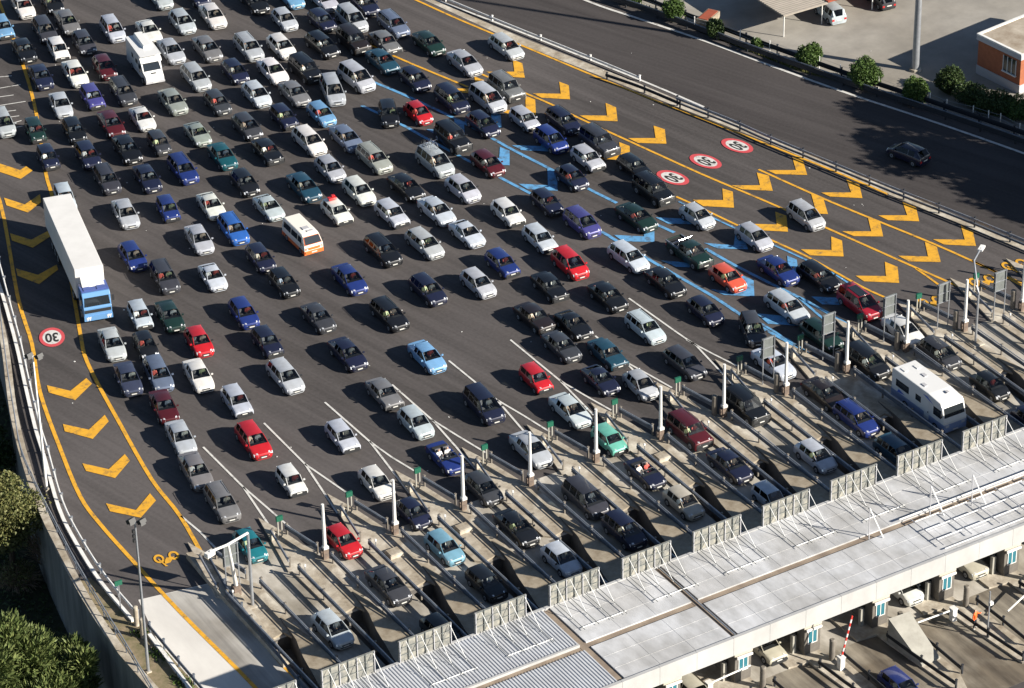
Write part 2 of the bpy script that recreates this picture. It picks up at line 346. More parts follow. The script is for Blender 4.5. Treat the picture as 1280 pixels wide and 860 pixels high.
# ---- painted markings
def mark_poly(pix, m, z=0.03, name='road_marking'):
    pts = [tuple(at(*p)[:2]) for p in pix]; return sheet(name, pts, z, m)
def mark_line(pix, half, m, z=0.03, smooth=True, name='road_marking'):
    P = [at(*p)[:2] for p in pix]
    P = [Vector(p) for p in P]
    if smooth and len(P) > 2: P = spline(P, 4)
    b = MB(); b.band(P, half, z); o = b.build(name, m, fix=False); o['kind'] = 'structure'
    # faces up
    for p in o.data.polygons:
        if p.normal.z < 0: o.data.flip_normals(); break
    return o
mark_line([(-60, 160), (-25, 215), (0, 252), (22, 370), (40, 430), (50, 490), (75, 560), (100, 620), (125, 655), (165, 700), (225, 765), (300, 840), (330, 872)], 0.16, M['yellow'])
mark_line([(-20, -45), (5, 18), (30, 85), (45, 140), (57, 215), (65, 245), (85, 330), (100, 415), (110, 455), (150, 530), (190, 600), (225, 645), (260, 705), (300, 765), (345, 822), (372, 850)], 0.16, M['yellow'])
mark_line([(440, -35), (515, -2), (568, 22), (620, 44), (652, 57), (750, 98), (847, 137), (960, 181), (1047, 216), (1110, 243)], 0.13, M['yellow'])
mark_line([(415, 32), (492, 70), (585, 109), (655, 116), (690, 131), (722, 147), (820, 193), (872, 217), (960, 254), (1035, 286), (1145, 335), (1204, 361), (1250, 384), (1280, 400)][:3], 0.13, M['yellow'])
mark_line([(600, 92), (655, 116), (690, 131), (722, 147), (820, 192), (882, 220), (960, 253), (1035, 286), (1145, 335), (1204, 361), (1285, 400)], 0.13, M['yellow'])
mark_line([(1145, 336), (1165, 350), (1182, 363)], 0.11, M['yellow'])
mark_line([(948, 212), (1042, 254), (1167, 305), (1245, 340), (1285, 357)], 0.13, M['yellow'])
mark_line([(1215, 326), (1247, 341), (1285, 362)], 0.11, M['yellow'])
mark_line([(845, 246), (872, 258), (920, 281), (970, 303), (1007, 320), (1040, 338), (1080, 360), (1115, 376), (1150, 394)], 0.12, M['yellow'])
mark_line([(848, 252), (920, 286), (970, 308), (1007, 325), (1045, 344), (1080, 368)], 0.10, M['blue'], 0.034)
mark_line([(455, 98), (501, 117), (566, 147), (615, 173), (640, 187), (691, 213), (737, 237), (771, 254)], 0.17, M['blue'])
mark_line([(800, 272), (821, 281), (843, 291)], 0.17, M['blue'])
mark_line([(882, 311), (917, 331), (960, 353), (1003, 374), (1043, 396), (1063, 408)], 0.17, M['blue'])
mark_line([(452, 132), (504, 157), (527, 170), (570, 193), (640, 230), (661, 241), (752, 290), (767, 299), (810, 324), (850, 347), (890, 370), (925, 393), (960, 414), (993, 432)], 0.17, M['blue'])
mark_line([(998, 372), (1020, 391), (1041, 409)], 0.12, M['blue'])
CHEV = [
 [(-12, 201), (25, 213), (33, 208), (41, 213.5), (26, 224), (-10, 212)],
 [(5, 247.5), (31, 256), (50, 243), (51.5, 253), (35, 266), (8, 257)],
 [(12.5, 292), (39, 300), (62, 288), (63, 296), (41, 310), (15, 301)],
 [(20, 336), (47.5, 344), (71, 331), (72.5, 337.5), (49, 355.5), (22, 345)],
 [(58.7, 482), (88, 489), (108, 473), (115, 480), (94, 500.5), (61, 491)],
 [(78.7, 530.5), (111, 537.5), (131, 519), (136, 527), (116, 549), (81, 539.5)],
 [(103, 579.5), (136, 587), (156, 568), (162.5, 576), (144, 598), (107.5, 589)],
 [(132.5, 629.5), (170, 638), (187.5, 617), (195, 626), (176, 647.5), (137.5, 639.5)],
 [(608, 90), (643, 90), (641, 75), (653, 79.5), (656, 97.5), (620, 95.5)],
 [(666, 117), (701, 117.5), (699, 102.5), (711, 107), (712.5, 124.5), (677, 122.5)],
 [(724, 144.5), (759, 145), (757, 129), (770, 134.5), (772, 152), (736, 150.5)],
 [(785, 173), (819.5, 173), (817, 157.5), (831, 162), (833, 180), (797.5, 179)],
 [(560, 111), (595, 111), (593, 96), (605, 100.5), (606, 118), (572, 116)],
 [(622, 138), (657, 138), (657, 120), (669, 125), (670, 144), (634, 142)],
 [(741, 194), (776, 194), (774, 178), (787, 183), (788, 201), (753, 199)],
 [(866, 250), (904, 250.5), (903, 236), (916, 240), (917.5, 260), (879, 258)],
 [(934, 280), (971, 281), (969, 265), (983, 270), (985, 290), (947, 288)],
 [(1001, 312), (1039.5, 313), (1039, 296), (1052.5, 301), (1054.5, 321), (1012.5, 319.5)],
 [(1069.5, 345), (1107.5, 345.5), (1106, 327.5), (1122, 334), (1124, 354), (1080, 352)],
 [(914, 232), (950, 232), (946, 216), (961, 220), (966, 239), (928, 237)],
 [(983, 260), (1019, 261), (1014, 243), (1029, 248), (1035, 268), (996, 266)],
 [(1052.5, 289.5), (1089, 289.5), (1085, 272.5), (1100, 277.5), (1104, 296), (1067.5, 295.5)],
 [(1122.5, 320), (1160, 321), (1156, 302.5), (1171, 309), (1176, 328), (1136, 327)],
 [(958, 213), (995, 213), (990, 196), (1003, 199), (1009, 219), (970, 218)],
 [(1026, 241), (1064, 241), (1058, 224.5), (1074, 230.5), (1078, 248), (1037.5, 246)],
 [(1097.5, 269.5), (1134, 269.5), (1128, 252.5), (1145, 259.5), (1149, 277), (1110, 275.5)],
 [(1166, 299.5), (1206, 300), (1201, 282.5), (1216, 289.5), (1220, 308), (1180, 306)]]
for c in CHEV: mark_poly(c, M['yellow'], 0.038)
BLUE = [
 [(533, 162), (568, 163), (568, 148), (580, 153), (581, 171), (545, 169)],
 [(588, 196), (624, 198), (625, 184), (637, 189), (637, 207), (600, 206)],
 [(648, 230), (685, 232), (684, 208), (696, 215), (697, 239), (660, 237)],
 [(580, 152), (614, 153), (614, 139), (626, 144), (627, 160), (592, 158)],
 [(640, 182), (676, 183), (678, 168), (690, 172), (692, 190), (652, 188)],
 [(767, 294), (805, 296), (804, 286), (818, 287), (818, 303), (779, 302)],
 [(819, 272), (860, 274), (861, 262), (873, 266), (874, 281), (835, 280)],
 [(880, 304), (917, 307), (919, 294), (931, 299), (935, 312), (897, 311)],
 [(826, 326), (864, 329), (864, 316), (875, 320), (876, 335), (845, 334)],
 [(888, 362), (924, 366), (926, 344), (942, 351), (943, 371), (905, 369)],
 [(948, 330), (985, 333), (984, 320), (996, 325), (998, 341), (962, 339)],
 [(945, 392), (986, 396), (986, 382), (1000, 388), (1001, 408), (960, 405)],
 [(1014, 371), (1055, 373), (1054, 358), (1068, 362), (1068, 382), (1028, 381)]]
for c in BLUE: mark_poly(c, M['blue'], 0.042)
WL = [[(254, 559), (304, 609), (335, 655)], [(304, 609), (340, 640), (372, 668)],
      [(330, 529), (381, 580), (422, 642)], [(381, 580), (410, 600), (436, 618)],
      [(406, 503), (462, 552), (512, 617)], [(462, 552), (490, 572), (520, 590)],
      [(490, 481), (540, 525), (595, 587)], [(540, 525), (572, 545), (607, 566)],
      [(561, 451), (621, 500), (658, 543)], [(621, 500), (655, 520), (687, 540)],
      [(638, 425), (700, 476), (742, 519)], [(700, 476), (732, 495), (764, 513)],
      [(744, 420), (781, 452), (820, 492)], [(781, 452), (810, 468), (840, 485)],
      [(786, 373), (845, 415), (870, 432), (917, 482)], [(858, 425), (890, 442), (922, 458)],
      [(226, 645), (250, 665), (270, 686)]]
for w in WL: mark_line(w, 0.085, M['white_line'], smooth=False)
for a, b in (((-15, 98), (15, 95)), ((-15, 113), (26, 106)), ((-12, 123), (17, 119)), ((-12, 134), (32, 127)), ((5, 140), (20, 138)), ((10, 147), (24, 145)), ((12, 155), (27, 151)), ((12, 161), (28, 158))):
    mark_line([a, b], 0.06, M['white_line'], smooth=False)
mark_line([(540, -2), (640, 36), (800, 100), (880, 134)], 0.13, M['white_line'], 0.03)
mark_line([(650, -38), (733, 1), (800, 24), (880, 51), (960, 81), (1060, 117), (1160, 150), (1280, 192), (1500, 272)], 0.16, M['white_line'], 0.03)
# kerb-side paint on the toll entries at the right
mark_line([(1063, 408), (1085, 425), (1105, 440)], 0.12, M['blue'], smooth=False)
mark_line([(935, 395), (985, 425), (1040, 462)], 0.12, M['blue'], 0.044, smooth=False)
mark_line([(993, 432), (1015, 445)], 0.12, M['blue'], 0.044, smooth=False)

def ellipse(c, dv, a, b, n=40):
    n2 = Vector((-dv.y, dv.x)); return [(c.x + dv.x * a * math.cos(t) + n2.x * b * math.sin(t), c.y + dv.y * a * math.cos(t) + n2.y * b * math.sin(t)) for t in [2 * math.pi * k / n for k in range(n)]]
def text_mesh(s, size, m, name='road_marking', ext=0.0):
    cu = bpy.data.curves.new(name, 'FONT'); cu.body = s; cu.size = size; cu.align_x = 'CENTER'; cu.align_y = 'CENTER'; cu.extrude = ext; cu.offset = 0.03 * size
    t = bpy.data.objects.new(name, cu); COL.objects.link(t)
    dg = bpy.context.evaluated_depsgraph_get(); me = bpy.data.meshes.new_from_object(t.evaluated_get(dg)); COL.objects.unlink(t); bpy.data.objects.remove(t)
    me.materials.clear(); me.materials.append(m)
    o = bpy.data.objects.new(name, me); COL.objects.link(o); return o
def speed_circle(px, py, d0, d1, la=1.58, wa=1.08):
    c = at(px, py); dv = (at(*d1) - at(*d0)).normalized()
    sheet('speed_limit_marking', ellipse(c, dv, la, wa), 0.046, M['red_line']); sheet('speed_limit_marking', ellipse(c, dv, la * 0.73, wa * 0.73), 0.052, M['white_line'])
    t = text_mesh('30', 1.0, M['black_line'], 'speed_limit_marking'); t.location = (c.x, c.y, 0.058)
    t.rotation_euler = (0, 0, math.atan2(dv.y, dv.x) - math.pi / 2); t.scale = (1.15 * wa / 1.08, 2.0 * la / 1.58, 1); t['kind'] = 'structure'
speed_circle(65, 422, (58, 395), (66, 445))
speed_circle(921.5, 182.5, (880, 166), (960, 201), 1.75, 1.05); speed_circle(882, 202, (840, 184), (920, 219), 1.75, 1.05); speed_circle(841, 222.5, (800, 205), (880, 240), 1.75, 1.05)
# motorcycle symbols painted in yellow before the toll lanes
def moto(c, rz, s=1.0):
    b = MB()
    def ring(cx, cy, r0, r1, n=20):
        vs = []; fs = []
        for k in range(n):
            t = 2 * math.pi * k / n; vs += [(cx + r0 * math.cos(t), cy + r0 * math.sin(t), 0), (cx + r1 * math.cos(t), cy + r1 * math.sin(t), 0)]
        for k in range(n): j = (k + 1) % n; fs.append((2 * k, 2 * k + 1, 2 * j + 1, 2 * j))
        b.add(vs, fs)
    ring(-0.62, 0, 0.24, 0.42); ring(0.62, 0, 0.24, 0.42)
    b.add([(-0.62, 0.1, .002), (-0.1, 0.55, .002), (0.35, 0.6, .002), (0.3, 0.35, .002), (0.05, 0.05, .002), (-0.3, 0.1, .002)], [(0, 5, 4, 3, 2, 1)])
    b.add([(0.62, 0, .004), (0.72, 0.02, .004), (0.42, 0.8, .004), (0.2, 0.85, .004), (0.3, 0.72, .004)], [(0, 1, 2, 3, 4)])
    o = b.build('motorcycle_marking', M['yellow'], fix=False); o['kind'] = 'structure'; o.location = (c.x, c.y, 0.05); o.rotation_euler = (0, 0, rz); o.scale = (s, s * 1.5, 1)
moto(at(208, 697), R(170), 0.95); moto(at(1228, 351), R(170), 1.2); moto(at(1163, 377), R(170), 1.1); moto(at(1268, 331), R(170), 1.1)

# ================================================================== LEFT EDGE: retaining wall, rails, lamps
b = MB(); b.wall(WALLS, 0.5, -7.0, 0.28)
rw = b.build('retaining_wall', M['wall_conc']); tag(rw, 'long stained concrete retaining wall curving along the left edge of the plaza', 'wall')
cp = MB(); cp.wall(WALLS, 0.62, 0.283, 0.40); cp.build('coping', M['kerb'], rw)

def guard_rail(name, path, label, cat='guard rail', group=None, z=0.7, beam=0.3, m=None, pm=None, step=3.6, pipe=None, pr=0.06, base=0.0, parent=None, second=None, pipem=None):
    m = m or M['steel']; pm = pm or m
    root = empty(name, (path[0][0], path[0][1], base)); tag(root, label, cat, group)
    P = [Vector((p[0] - path[0][0], p[1] - path[0][1])) for p in path]
    bb = MB()
    bb.wall(P, 0.07, z - beam / 2, z + beam / 2)
    bb.wall(P, 0.14, z - beam * 0.33, z - beam * 0.12); bb.wall(P, 0.14, z + beam * 0.12, z + beam * 0.33)
    bb.build('beam', m, root)
    if second:
        s2 = MB(); s2.wall(P, 0.09, second - 0.1, second + 0.1); s2.build('lower_beam', M['dark_steel'], root)
    if pipe:
        t = MB(); t.tube([(p.x, p.y, pipe) for p in P], pr); t.build('pipe', pipem or m, root, 50)
    L = [0]
    for i in range(len(P) - 1): L.append(L[-1] + (P[i + 1] - P[i]).length)
    n = max(2, int(L[-1] / step) + 1); top = pipe or z + beam / 2 + 0.04
    pmh = MB(); pmh.box(-0.06, 0.06, -0.06, 0.06, 0, top + 0.03); pmh.box(-0.085, 0.085, -0.085, 0.085, top + 0.03, top + 0.09); pme = pmh.mesh('post', [pm])
    for k in range(n):
        s = L[-1] * (k + (0.02 if k == 0 else 0) - (0.02 if k == n - 1 else 0)) / (n - 1); i = max(j for j in range(len(L)) if L[j] <= s or j == 0); i = min(i, len(P) - 2)
        q = P[i] + (P[i + 1] - P[i]) * ((s - L[i]) / max(1e-6, L[i + 1] - L[i]))
        d = P[i + 1] - P[i]; nn = Vector((-d.y, d.x)).normalized() * 0.11
        po = bpy.data.objects.new('post', pme); COL.objects.link(po); po.parent = root; po.location = (q.x + nn.x, q.y + nn.y, 0); po.rotation_euler = (0, 0, math.atan2(d.y, d.x))
    return root
def pxpath(pix, z, n=4): return [(v.x, v.y) for v in spline([Vector(at(p[0], p[1], z)[:2]) for p in pix], n)]
guard_rail('guard_rail', pxpath([(-8, 300), (10, 370), (25, 425), (35, 470), (48, 525), (59, 560), (78, 626), (101, 672), (132, 720), (171, 766)], 0.7), 'pale steel guard rail curving along the road side of the left parapet', m=M['white_metal'], pm=M['steel'], step=3.4, beam=0.22)
kb = MB(); kb.wall([(v[0] - 0.35, v[1]) for v in pxpath([(0, 340), (10, 370), (25, 425), (35, 470), (48, 525), (59, 560), (78, 626), (101, 672), (132, 720), (171, 766)], 0.7)], 0.28, 0.0, 0.2); tag(kb.build('kerb', M['white_metal']), 'white kerb running under the left parapet guard rail', 'kerb')
hp = pxpath([(-6, 330), (0, 390), (9, 460), (18, 517), (26, 560), (45, 605), (70, 654), (94, 700), (129, 759), (157, 804), (188, 856), (230, 925)], 1.25)
def handrail(path, label, z0=0.4):
    root = empty('handrail', (path[0][0], path[0][1], 0)); tag(root, label, 'railing')
    P = [(p[0] - path[0][0], p[1] - path[0][1]) for p in path]
    t = MB(); t.tube([(p[0], p[1], 1.3) for p in P], 0.055, n=6); t.build('top_rail', M['steel'], root)
    t = MB(); t.tube([(p[0], p[1], 0.85) for p in P], 0.04, n=6); t.build('lower_rail', M['dark_steel'], root)
    me = MB(); me.tube([(0, 0, z0), (0, 0, 1.33)], 0.045, n=6); me = me.mesh('post', [M['dark_steel']])
    acc = 0; last = Vector(P[0])
    for p in P:
        v = Vector(p)
        if (v - last).length > 2.4 or p is P[0]:
            po = bpy.data.objects.new('post', me); COL.objects.link(po); po.parent = root; po.location = (v.x, v.y, 0); last = v
handrail(hp, 'grey tubular handrail on top of the left retaining wall')
guard_rail('guard_rail', [tuple(at(*p, 0.7)[:2]) for p in ((185, 781), (215, 817), (252, 860), (300, 915))], 'short dark guard rail between the pale wide lane and the dry soil strip', m=M['dark_steel'], step=2.2, z=0.7)
kb = MB(); kb.wall([tuple(at(*p)[:2]) for p in ((187, 795), (215, 832), (250, 880), (290, 930))], 0.3, 0.0, 0.22); tag(kb.build('kerb', M['white_metal']), 'white concrete kerb block under the short rail by the soil strip', 'kerb')

def lamp_mast(px, py, h, label, heads=2, r=0.09, m=None):
    p = at(px, py); root = empty('floodlight_mast', p); tag(root, label, 'lamp post')
    t = MB(); t.tube([(0, 0, 0), (0, 0, h)], r * 1.35, r * 0.75, 10); t.build('pole', m or M['steel'], root, 40)
    t = MB(); t.box(-0.2, 0.2, -0.2, 0.2, 0, 0.12); t.build('base_plate', M['kerb'], root)
    if heads:
        t = MB(); t.tube([(-0.45, 0, h - 0.25), (0.5, 0, h - 0.25)], 0.04, n=6); t.build('crossbar', M['dark_steel'], root)
        for i, (dx, dy, dz) in enumerate(((0.45, -0.15, -0.2), (-0.35, -0.1, 0.1))):
            t = MB(); t.obox((dx, dy, h + dz), 0.55, 0.42, 0.30, 0.3, -0.5); t.obox((dx, dy - 0.2, h + dz - 0.1), 0.45, 0.06, 0.24, 0.3, -0.5); t.build('floodlight', M['trim'], root)
        for dz in (0.9, 1.3, 1.7):
            t = MB(); t.box(-0.26, -0.1, -0.1, 0.1, h - dz - 0.15, h - dz + 0.1); t.build('junction_box', M['trim'], root)
    return root
lamp_mast(185.5, 840, 13.4, 'tall slender floodlight mast on the dry soil strip at the bottom left')
lamp_mast(58.5, 612, 12.5, 'tall slender floodlight mast standing by the white rail beside the round speed marking', m=M['white_metal'])
p = at(151, 763); sg = empty('lane_sign', p); tag(sg, 'small green lane sign on a thin post behind the left guard rail', 'sign')
t = MB(); t.tube([(0, 0, 0), (0, 0, 2.3)], 0.05); t.build('post', M['steel'], sg); t = MB(); t.box(-0.3, 0.3, -0.05, 0.05, 2.3, 2.7); t.build('panel', M['green_sign'], sg)
for i, (px, py) in enumerate(((171, 782), (179, 797))):
    q = at(px, py); c = MB(); c.tube([(0, 0, 0), (0, 0, 1.7)], 0.19, 0.18, 12); c.tube([(0, 0, 1.7), (0, 0, 1.76)], 0.2, 0.12, 12); o = c.build('bollard', M['kerb'], None, 40); o.location = q
    tag(o, 'stout pale concrete bollard beside the wide lane, ' + ('upper one of the pair' if i == 0 else 'lower one of the pair'), 'bollard')

# ================================================================== MEDIAN AND FAR CARRIAGEWAY RAILS
guard_rail('median_guard_rail', pxpath([(845, 123), (880, 137), (920, 153), (960, 171), (1040, 204), (1120, 237), (1200, 268), (1290, 305), (1400, 350)], 0.8), 'long double steel guard rail with knobbed posts between the chevrons and the dark carriageway', z=0.85, beam=0.24, m=M['steel'], pm=M['rail_black'], pipe=None, second=0.42, step=3.7)
guard_rail('median_guard_rail', pxpath([(757, 93), (800, 108), (850, 129)], 0.6), 'short dark guard rail section where the median rail begins', z=0.55, beam=0.3, m=M['rail_black'], step=3.7)
guard_rail('low_median_rail', pxpath([(500, -26), (560, 0), (640, 33), (700, 57), (757, 80), (800, 98)], 0.35), 'low white rail along the upper median beside the yellow line', z=0.4, beam=0.2, m=M['white_metal'], pm=M['white_metal'], step=5.5)
guard_rail('carriageway_guard_rail', pxpath([(640, -50), (733, -12), (800, 9), (880, 38), (960, 68), (1060, 103), (1160, 136), (1280, 177), (1400, 222)], 0.6), 'dark steel guard rail along the far edge of the empty carriageway', z=0.60, beam=0.5, m=M['rail_black'], pm=M['rail_black'], step=3.7, pipe=0.95, pipem=M['dark_steel'])
guard_rail('carriageway_guard_rail', pxpath([(640, -62), (733, -24), (800, -2), (880, 28), (960, 58), (1060, 94), (1160, 127), (1280, 168), (1400, 212)], 0.6), 'second dark guard rail behind the first along the service yard verge', z=0.75, beam=0.5, m=M['rail_black'], pm=M['rail_black'], step=3.7)

# ================================================================== CANOPY
CAN_Z = 6.0
can = empty('toll_canopy', (0, -25.5, 0)); tag(can, 'long flat white toll plaza canopy crossing the whole lower right corner', 'canopy')
def cpart(name, bb, m, sm=None): o = bb.build(name, m, can, sm); o.location = (0, 25.5, 0); return o
def slab_roof(x0, x1, y0, y1, z=CAN_Z):
    bb = MB(); bb.box(x0, x1, y0, y1, z - 0.35, z); return bb
XL, XS1, XS2, XR = -60.0, -16.2, -6.6, 62.0
for (x0, x1) in ((XS1 + 0.35, XS2 - 0.3), (XS2 + 0.3, XR)):
    for (y0, y1) in ((-25.1, -20.25), (-30.25, -25.75)):
        bb = slab_roof(x0, x1, y0, y1)
        n = int((x1 - x0) / 2.4)
        for k in range(1, n):  # standing seams
            xx = x0 + (x1 - x0) * k / n; bb.box(xx - 0.012, xx + 0.012, y0 + 0.05, y1 - 0.05, CAN_Z + 0.002, CAN_Z + 0.012)
        for k in (1, 2):
            yy = y0 + (y1 - y0) * k / 3; bb.box(x0 + 0.05, x1 - 0.05, yy - 0.015, yy + 0.015, CAN_Z + 0.001, CAN_Z + 0.018)
        cpart('roof_panel', bb, M['roof_white'])
for (y0, y1) in ((-25.1, -20.25), (-30.25, -25.9)):
    bb = MB(); x = XL
    vs = []; fs = []
    while x < XS1 - 0.35:
        for dx, z in ((0, 0), (0.06, 0.05), (0.14, 0.05), (0.20, 0)): vs += [(x + dx, y0, CAN_Z + z), (x + dx, y1, CAN_Z + z)]
        x += 0.255
    for i in range(len(vs) // 2 - 1): fs.append((2 * i, 2 * i + 2, 2 * i + 3, 2 * i + 1))
    bb.add(vs, fs); bb.box(XL, XS1 - 0.3, y0, y1, CAN_Z - 0.35, CAN_Z - 0.02); cpart('ribbed_roof', bb, M['roof_rib'])
bb = MB(); bb.box(XL, XR, -25.75 + 0.002, -25.1 - 0.002, CAN_Z - 0.5, CAN_Z - 0.12); bb.box(XS1 - 0.3, XS1 + 0.35, -30.2, -20.3, CAN_Z - 0.5, CAN_Z - 0.10); bb.box(XS2 - 0.3, XS2 + 0.3, -30.2, -20.3, CAN_Z - 0.5, CAN_Z - 0.10)
cpart('gutter', bb, M['gutter'])
bb = MB(); bb.tube([(XS2 + 0.05, -20.4, CAN_Z + 0.02), (XS2 + 0.05, -30.1, CAN_Z + 0.02)], 0.06); cpart('drain_pipe', bb, M['steel'])
bb = MB(); bb.box(XL, XS1 - 0.3, -25.32, -25.12, CAN_Z - 0.1, CAN_Z + 0.12); cpart('ridge_trim', bb, M['fascia'])
bb = MB()
x = XL
while x < XR:
    bb.box(x, x + 3.1, -30.55, -30.27, CAN_Z - 1.4, CAN_Z + 0.12); x += 3.12
cpart('rear_fascia', bb, M['fascia'])
bb = MB(); bb.box(XL, XR, -20.23, -20.0, CAN_Z - 0.9, CAN_Z + 0.06); cpart('front_fascia', bb, M['fascia'])
bb = MB(); bb.box(XL, XR, -30.2, -20.3, CAN_Z - 0.9, CAN_Z - 0.52); cpart('soffit', bb, M['grey_paint'])
bb = MB(); bb.box(12.2, XR, -29.9, -29.82, CAN_Z + 0.14, CAN_Z + 0.20); cpart('edge_rail', bb, M['frame_white'])

ISL = [-28.7 + 0.02] + [-22.56 + 6.12 * k for k in range(0, 13)]
ORD = ['first', 'second', 'third', 'fourth', 'fifth', 'sixth', 'seventh', 'eighth', 'ninth', 'tenth', 'eleventh', 'twelfth', 'thirteenth', 'fourteenth', 'fifteenth']
# sign boards standing on the canopy's front edge
sb = empty('sign_board', (0, 0, 0))
def mkboard(sb):
    w = 4.3
    t = MB(); t.box(0, w, 0, 0.06, 0.0, 1.85); t.build('panel', M['panel_back'], sb)
    for k in range(7):
        x = 0.08 + (w - 0.16) * k / 6; t = MB(); t.box(x - 0.028, x + 0.028, -0.09, -0.003, 0, 1.86); t.build('upright', M['board'] if k % 2 else M['grey_paint'], sb)
    t = MB()
    for z in (0.03, 0.62, 1.22, 1.82): t.box(0, w, -0.055, -0.004, z - 0.025, z + 0.025)
    t.build('cross_rail', M['board'], sb)
    for x in (0.55, 1.75, 2.95, 4.1):
        t = MB(); t.tube([(x, -0.12, 1.75), (x + 0.03, -2.3, 0.05)], 0.028, n=6); t.build('strut', M['frame_white'], sb)
        t = MB(); t.tube([(x, -0.1, 0.16), (x + 0.03, -3.9, 0.16)], 0.026, n=6); t.build('ground_rod', M['board'], sb)
    t = MB(); t.tube([(0.5, -3.5, 0.10), (w, -3.5, 0.10)], 0.035, n=6); t.build('foot_pipe', M['frame_white'], sb)
mkboard(sb)
for j in range(-1, 12):
    x = 85.64 - 120 + 6.18 * j
    o = sb if j == -1 else copy_tree(sb)
    o.location = (x, -20.12, CAN_Z + 0.0)
    tag(o, 'braced back of a roadside sign board on the canopy edge, ' + ORD[j + 1] + ' from the left', 'sign board', 'sign boards along the canopy edge')
# pipes over the right part of the roof
lat = empty('pipe_lattice', (12, -30, CAN_Z)); tag(lat, 'lattice of thin white and grey pipes over the right part of the canopy roof', 'pipe frame')
for k in range(14):
    x = 0.3 + 2.6 * k; t = MB(); t.tube([(x, 0.4, 0.28), (x, 4.4, 0.28)], 0.04, n=6); t.build('grey_pipe', M['grey_paint'], lat)
for k in range(13):
    for q, y in enumerate((1.2, 2.6, 3.9)):
        x = 0.3 + 2.6 * k; t = MB(); t.tube([(x, y, 0.35), (x + 2.2, y, 0.35)], 0.04, n=6); t.build('white_pipe', M['frame_white'], lat)
t = MB(); t.tube([(-0.5, 4.75, 0.33), (34, 4.75, 0.33)], 0.07, n=8); t.build('main_pipe', M['white_metal'], lat)
for i, px in enumerate(((1094, 640), (1170, 612), (1222, 598))):
    q = at(px[0] + 10, px[1] + 32, CAN_Z); a = empty('roof_mast', q); tag(a, 'slanted white A-frame mast on the canopy roof ridge, ' + ORD[i] + ' from the left', 'mast', 'masts on the canopy ridge')
    t = MB(); t.tube([(0, 0, 0), (-0.9, 0.6, 2.6)], 0.05, n=6); t.build('leaning_leg', M['frame_white'], a)
    t = MB(); t.tube([(-1.0, 0.4, 0), (-0.9, 0.6, 2.6)], 0.04, n=6); t.build('rear_leg', M['grey_paint'], a)

# ================================================================== TOLL ISLANDS
slab = [(-1.75, 9.0), (-0.95, 6.0), (-0.25, 2.0), (0.2, 1.2), (0.2, -29), (1.0, -30), (1.05, -36), (0.2, -38.2), (-0.55, -37.6), (-1.2, -30), (-1.25, -29.2), (-2.9, -29), (-2.9, -15.7), (-1.5, -15.65), (-0.7, -6.5), (-1.1, -5.35), (-2.3, -5.6), (-2.85, -5.1), (-2.95, 1.2), (-3.2, 1.4), (-2.3, 6.0)]
tm = MB(); tm.prism(slab, 0.0, 0.17); tisl = tm.build('traffic_island', M['kerb'])
wd = MB()
YS = [-3.7, -5.7, -7.2, -8.4, -9.6, -10.6, -11.7, -13.4, -15.7]
LE = [-0.5, -0.74, -1.0, -1.38, -1.7, -1.9, -2.1, -2.45, -2.7]; RE = [-0.32, -0.1, -0.06, -0.04, -0.03, -0.03, -0.03, -0.03, -0.03]; ZT = [0.24, 0.46, 0.62, 0.74, 0.82, 0.87, 0.91, 0.95, 0.98]; ZB = [0.17, -1.2, -1.4, -1.6, -1.8, -1.9, -2.1, -2.3, -2.58]
vs = []
for y, l, r_x, z, zb_ in zip(YS, LE, RE, ZT, ZB): vs += [(l, y, zb_), (l, y, z), (r_x, y, z), (r_x, y, 0.17)]
n8 = len(YS) - 1
wd.add(vs, [(4 * i + 1, 4 * i + 2, 4 * i + 6, 4 * i + 5) for i in range(n8)], 0)
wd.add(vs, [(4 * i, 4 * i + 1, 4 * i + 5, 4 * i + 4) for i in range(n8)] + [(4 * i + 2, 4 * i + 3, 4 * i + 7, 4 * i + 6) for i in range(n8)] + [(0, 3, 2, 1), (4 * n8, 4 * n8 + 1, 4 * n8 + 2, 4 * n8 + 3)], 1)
wedge = wd.build('stairwell_ramp', [M['wedge'], M['wedge_shade']])
def rail_t(path, z, m, n_post, pipe=None, beam=0.3):
    return guard_rail('guard_rail', path, '', z=z, m=m, pm=M['bollard'], step=3.9, pipe=pipe, beam=beam, pr=0.045, pipem=M['steel'])
rails = [(rail_t([(-1.05, 5.8), (-0.3, 2.1)], 0.68, M['dark_steel'], 2, 0.95, beam=0.34), 'right of the nose of the {} toll island from the left'),
         (rail_t([(-2.2, 6.0), (-2.95, 1.7)], 0.66, M['steel'], 2, beam=0.26), 'left of the nose of the {} toll island from the left'),
         (rail_t([(0.06, 0.5), (0.08, -8), (0.08, -19.0)], 0.66, M['dark_steel'], 4, 0.98, beam=0.32), 'long right guard rail beside the ramp of the {} toll island from the left'),  # main rails: dark beam colour holds the shaded side, pale pipe the lit top
         (rail_t([(-2.8, 0.5), (-2.78, -8), (-2.78, -19.0)], 0.68, M['dark_steel'], 4, 0.95, beam=0.32), 'long left guard rail beside the slab of the {} toll island from the left')]
sgl = empty('lane_signal'); 
for x in (-0.16, 0.16):
    t = MB(); t.box(x - 0.05, x + 0.05, -0.05, 0.05, 0, 1.75); t.build('post', M['grey_wedge'], sgl)
t = MB(); t.box(-0.27, 0.27, -0.08, 0.1, 1.5, 1.95); t.build('panel', M['green_sign'], sgl)
t = MB(); t.box(-0.1, 0.1, 0.104, 0.112, 1.55, 1.88); t.box(-0.22, -0.14, 0.104, 0.112, 1.6, 1.8); t.build('white_bar', M['white_metal'], sgl)
t = MB(); t.box(-0.8, -0.5, -0.1, 0.15, 0.0, 0.62); t.box(-0.84, -0.46, -0.14, 0.19, 0.62, 0.68); t.build('control_box', M['booth_roof'], sgl)
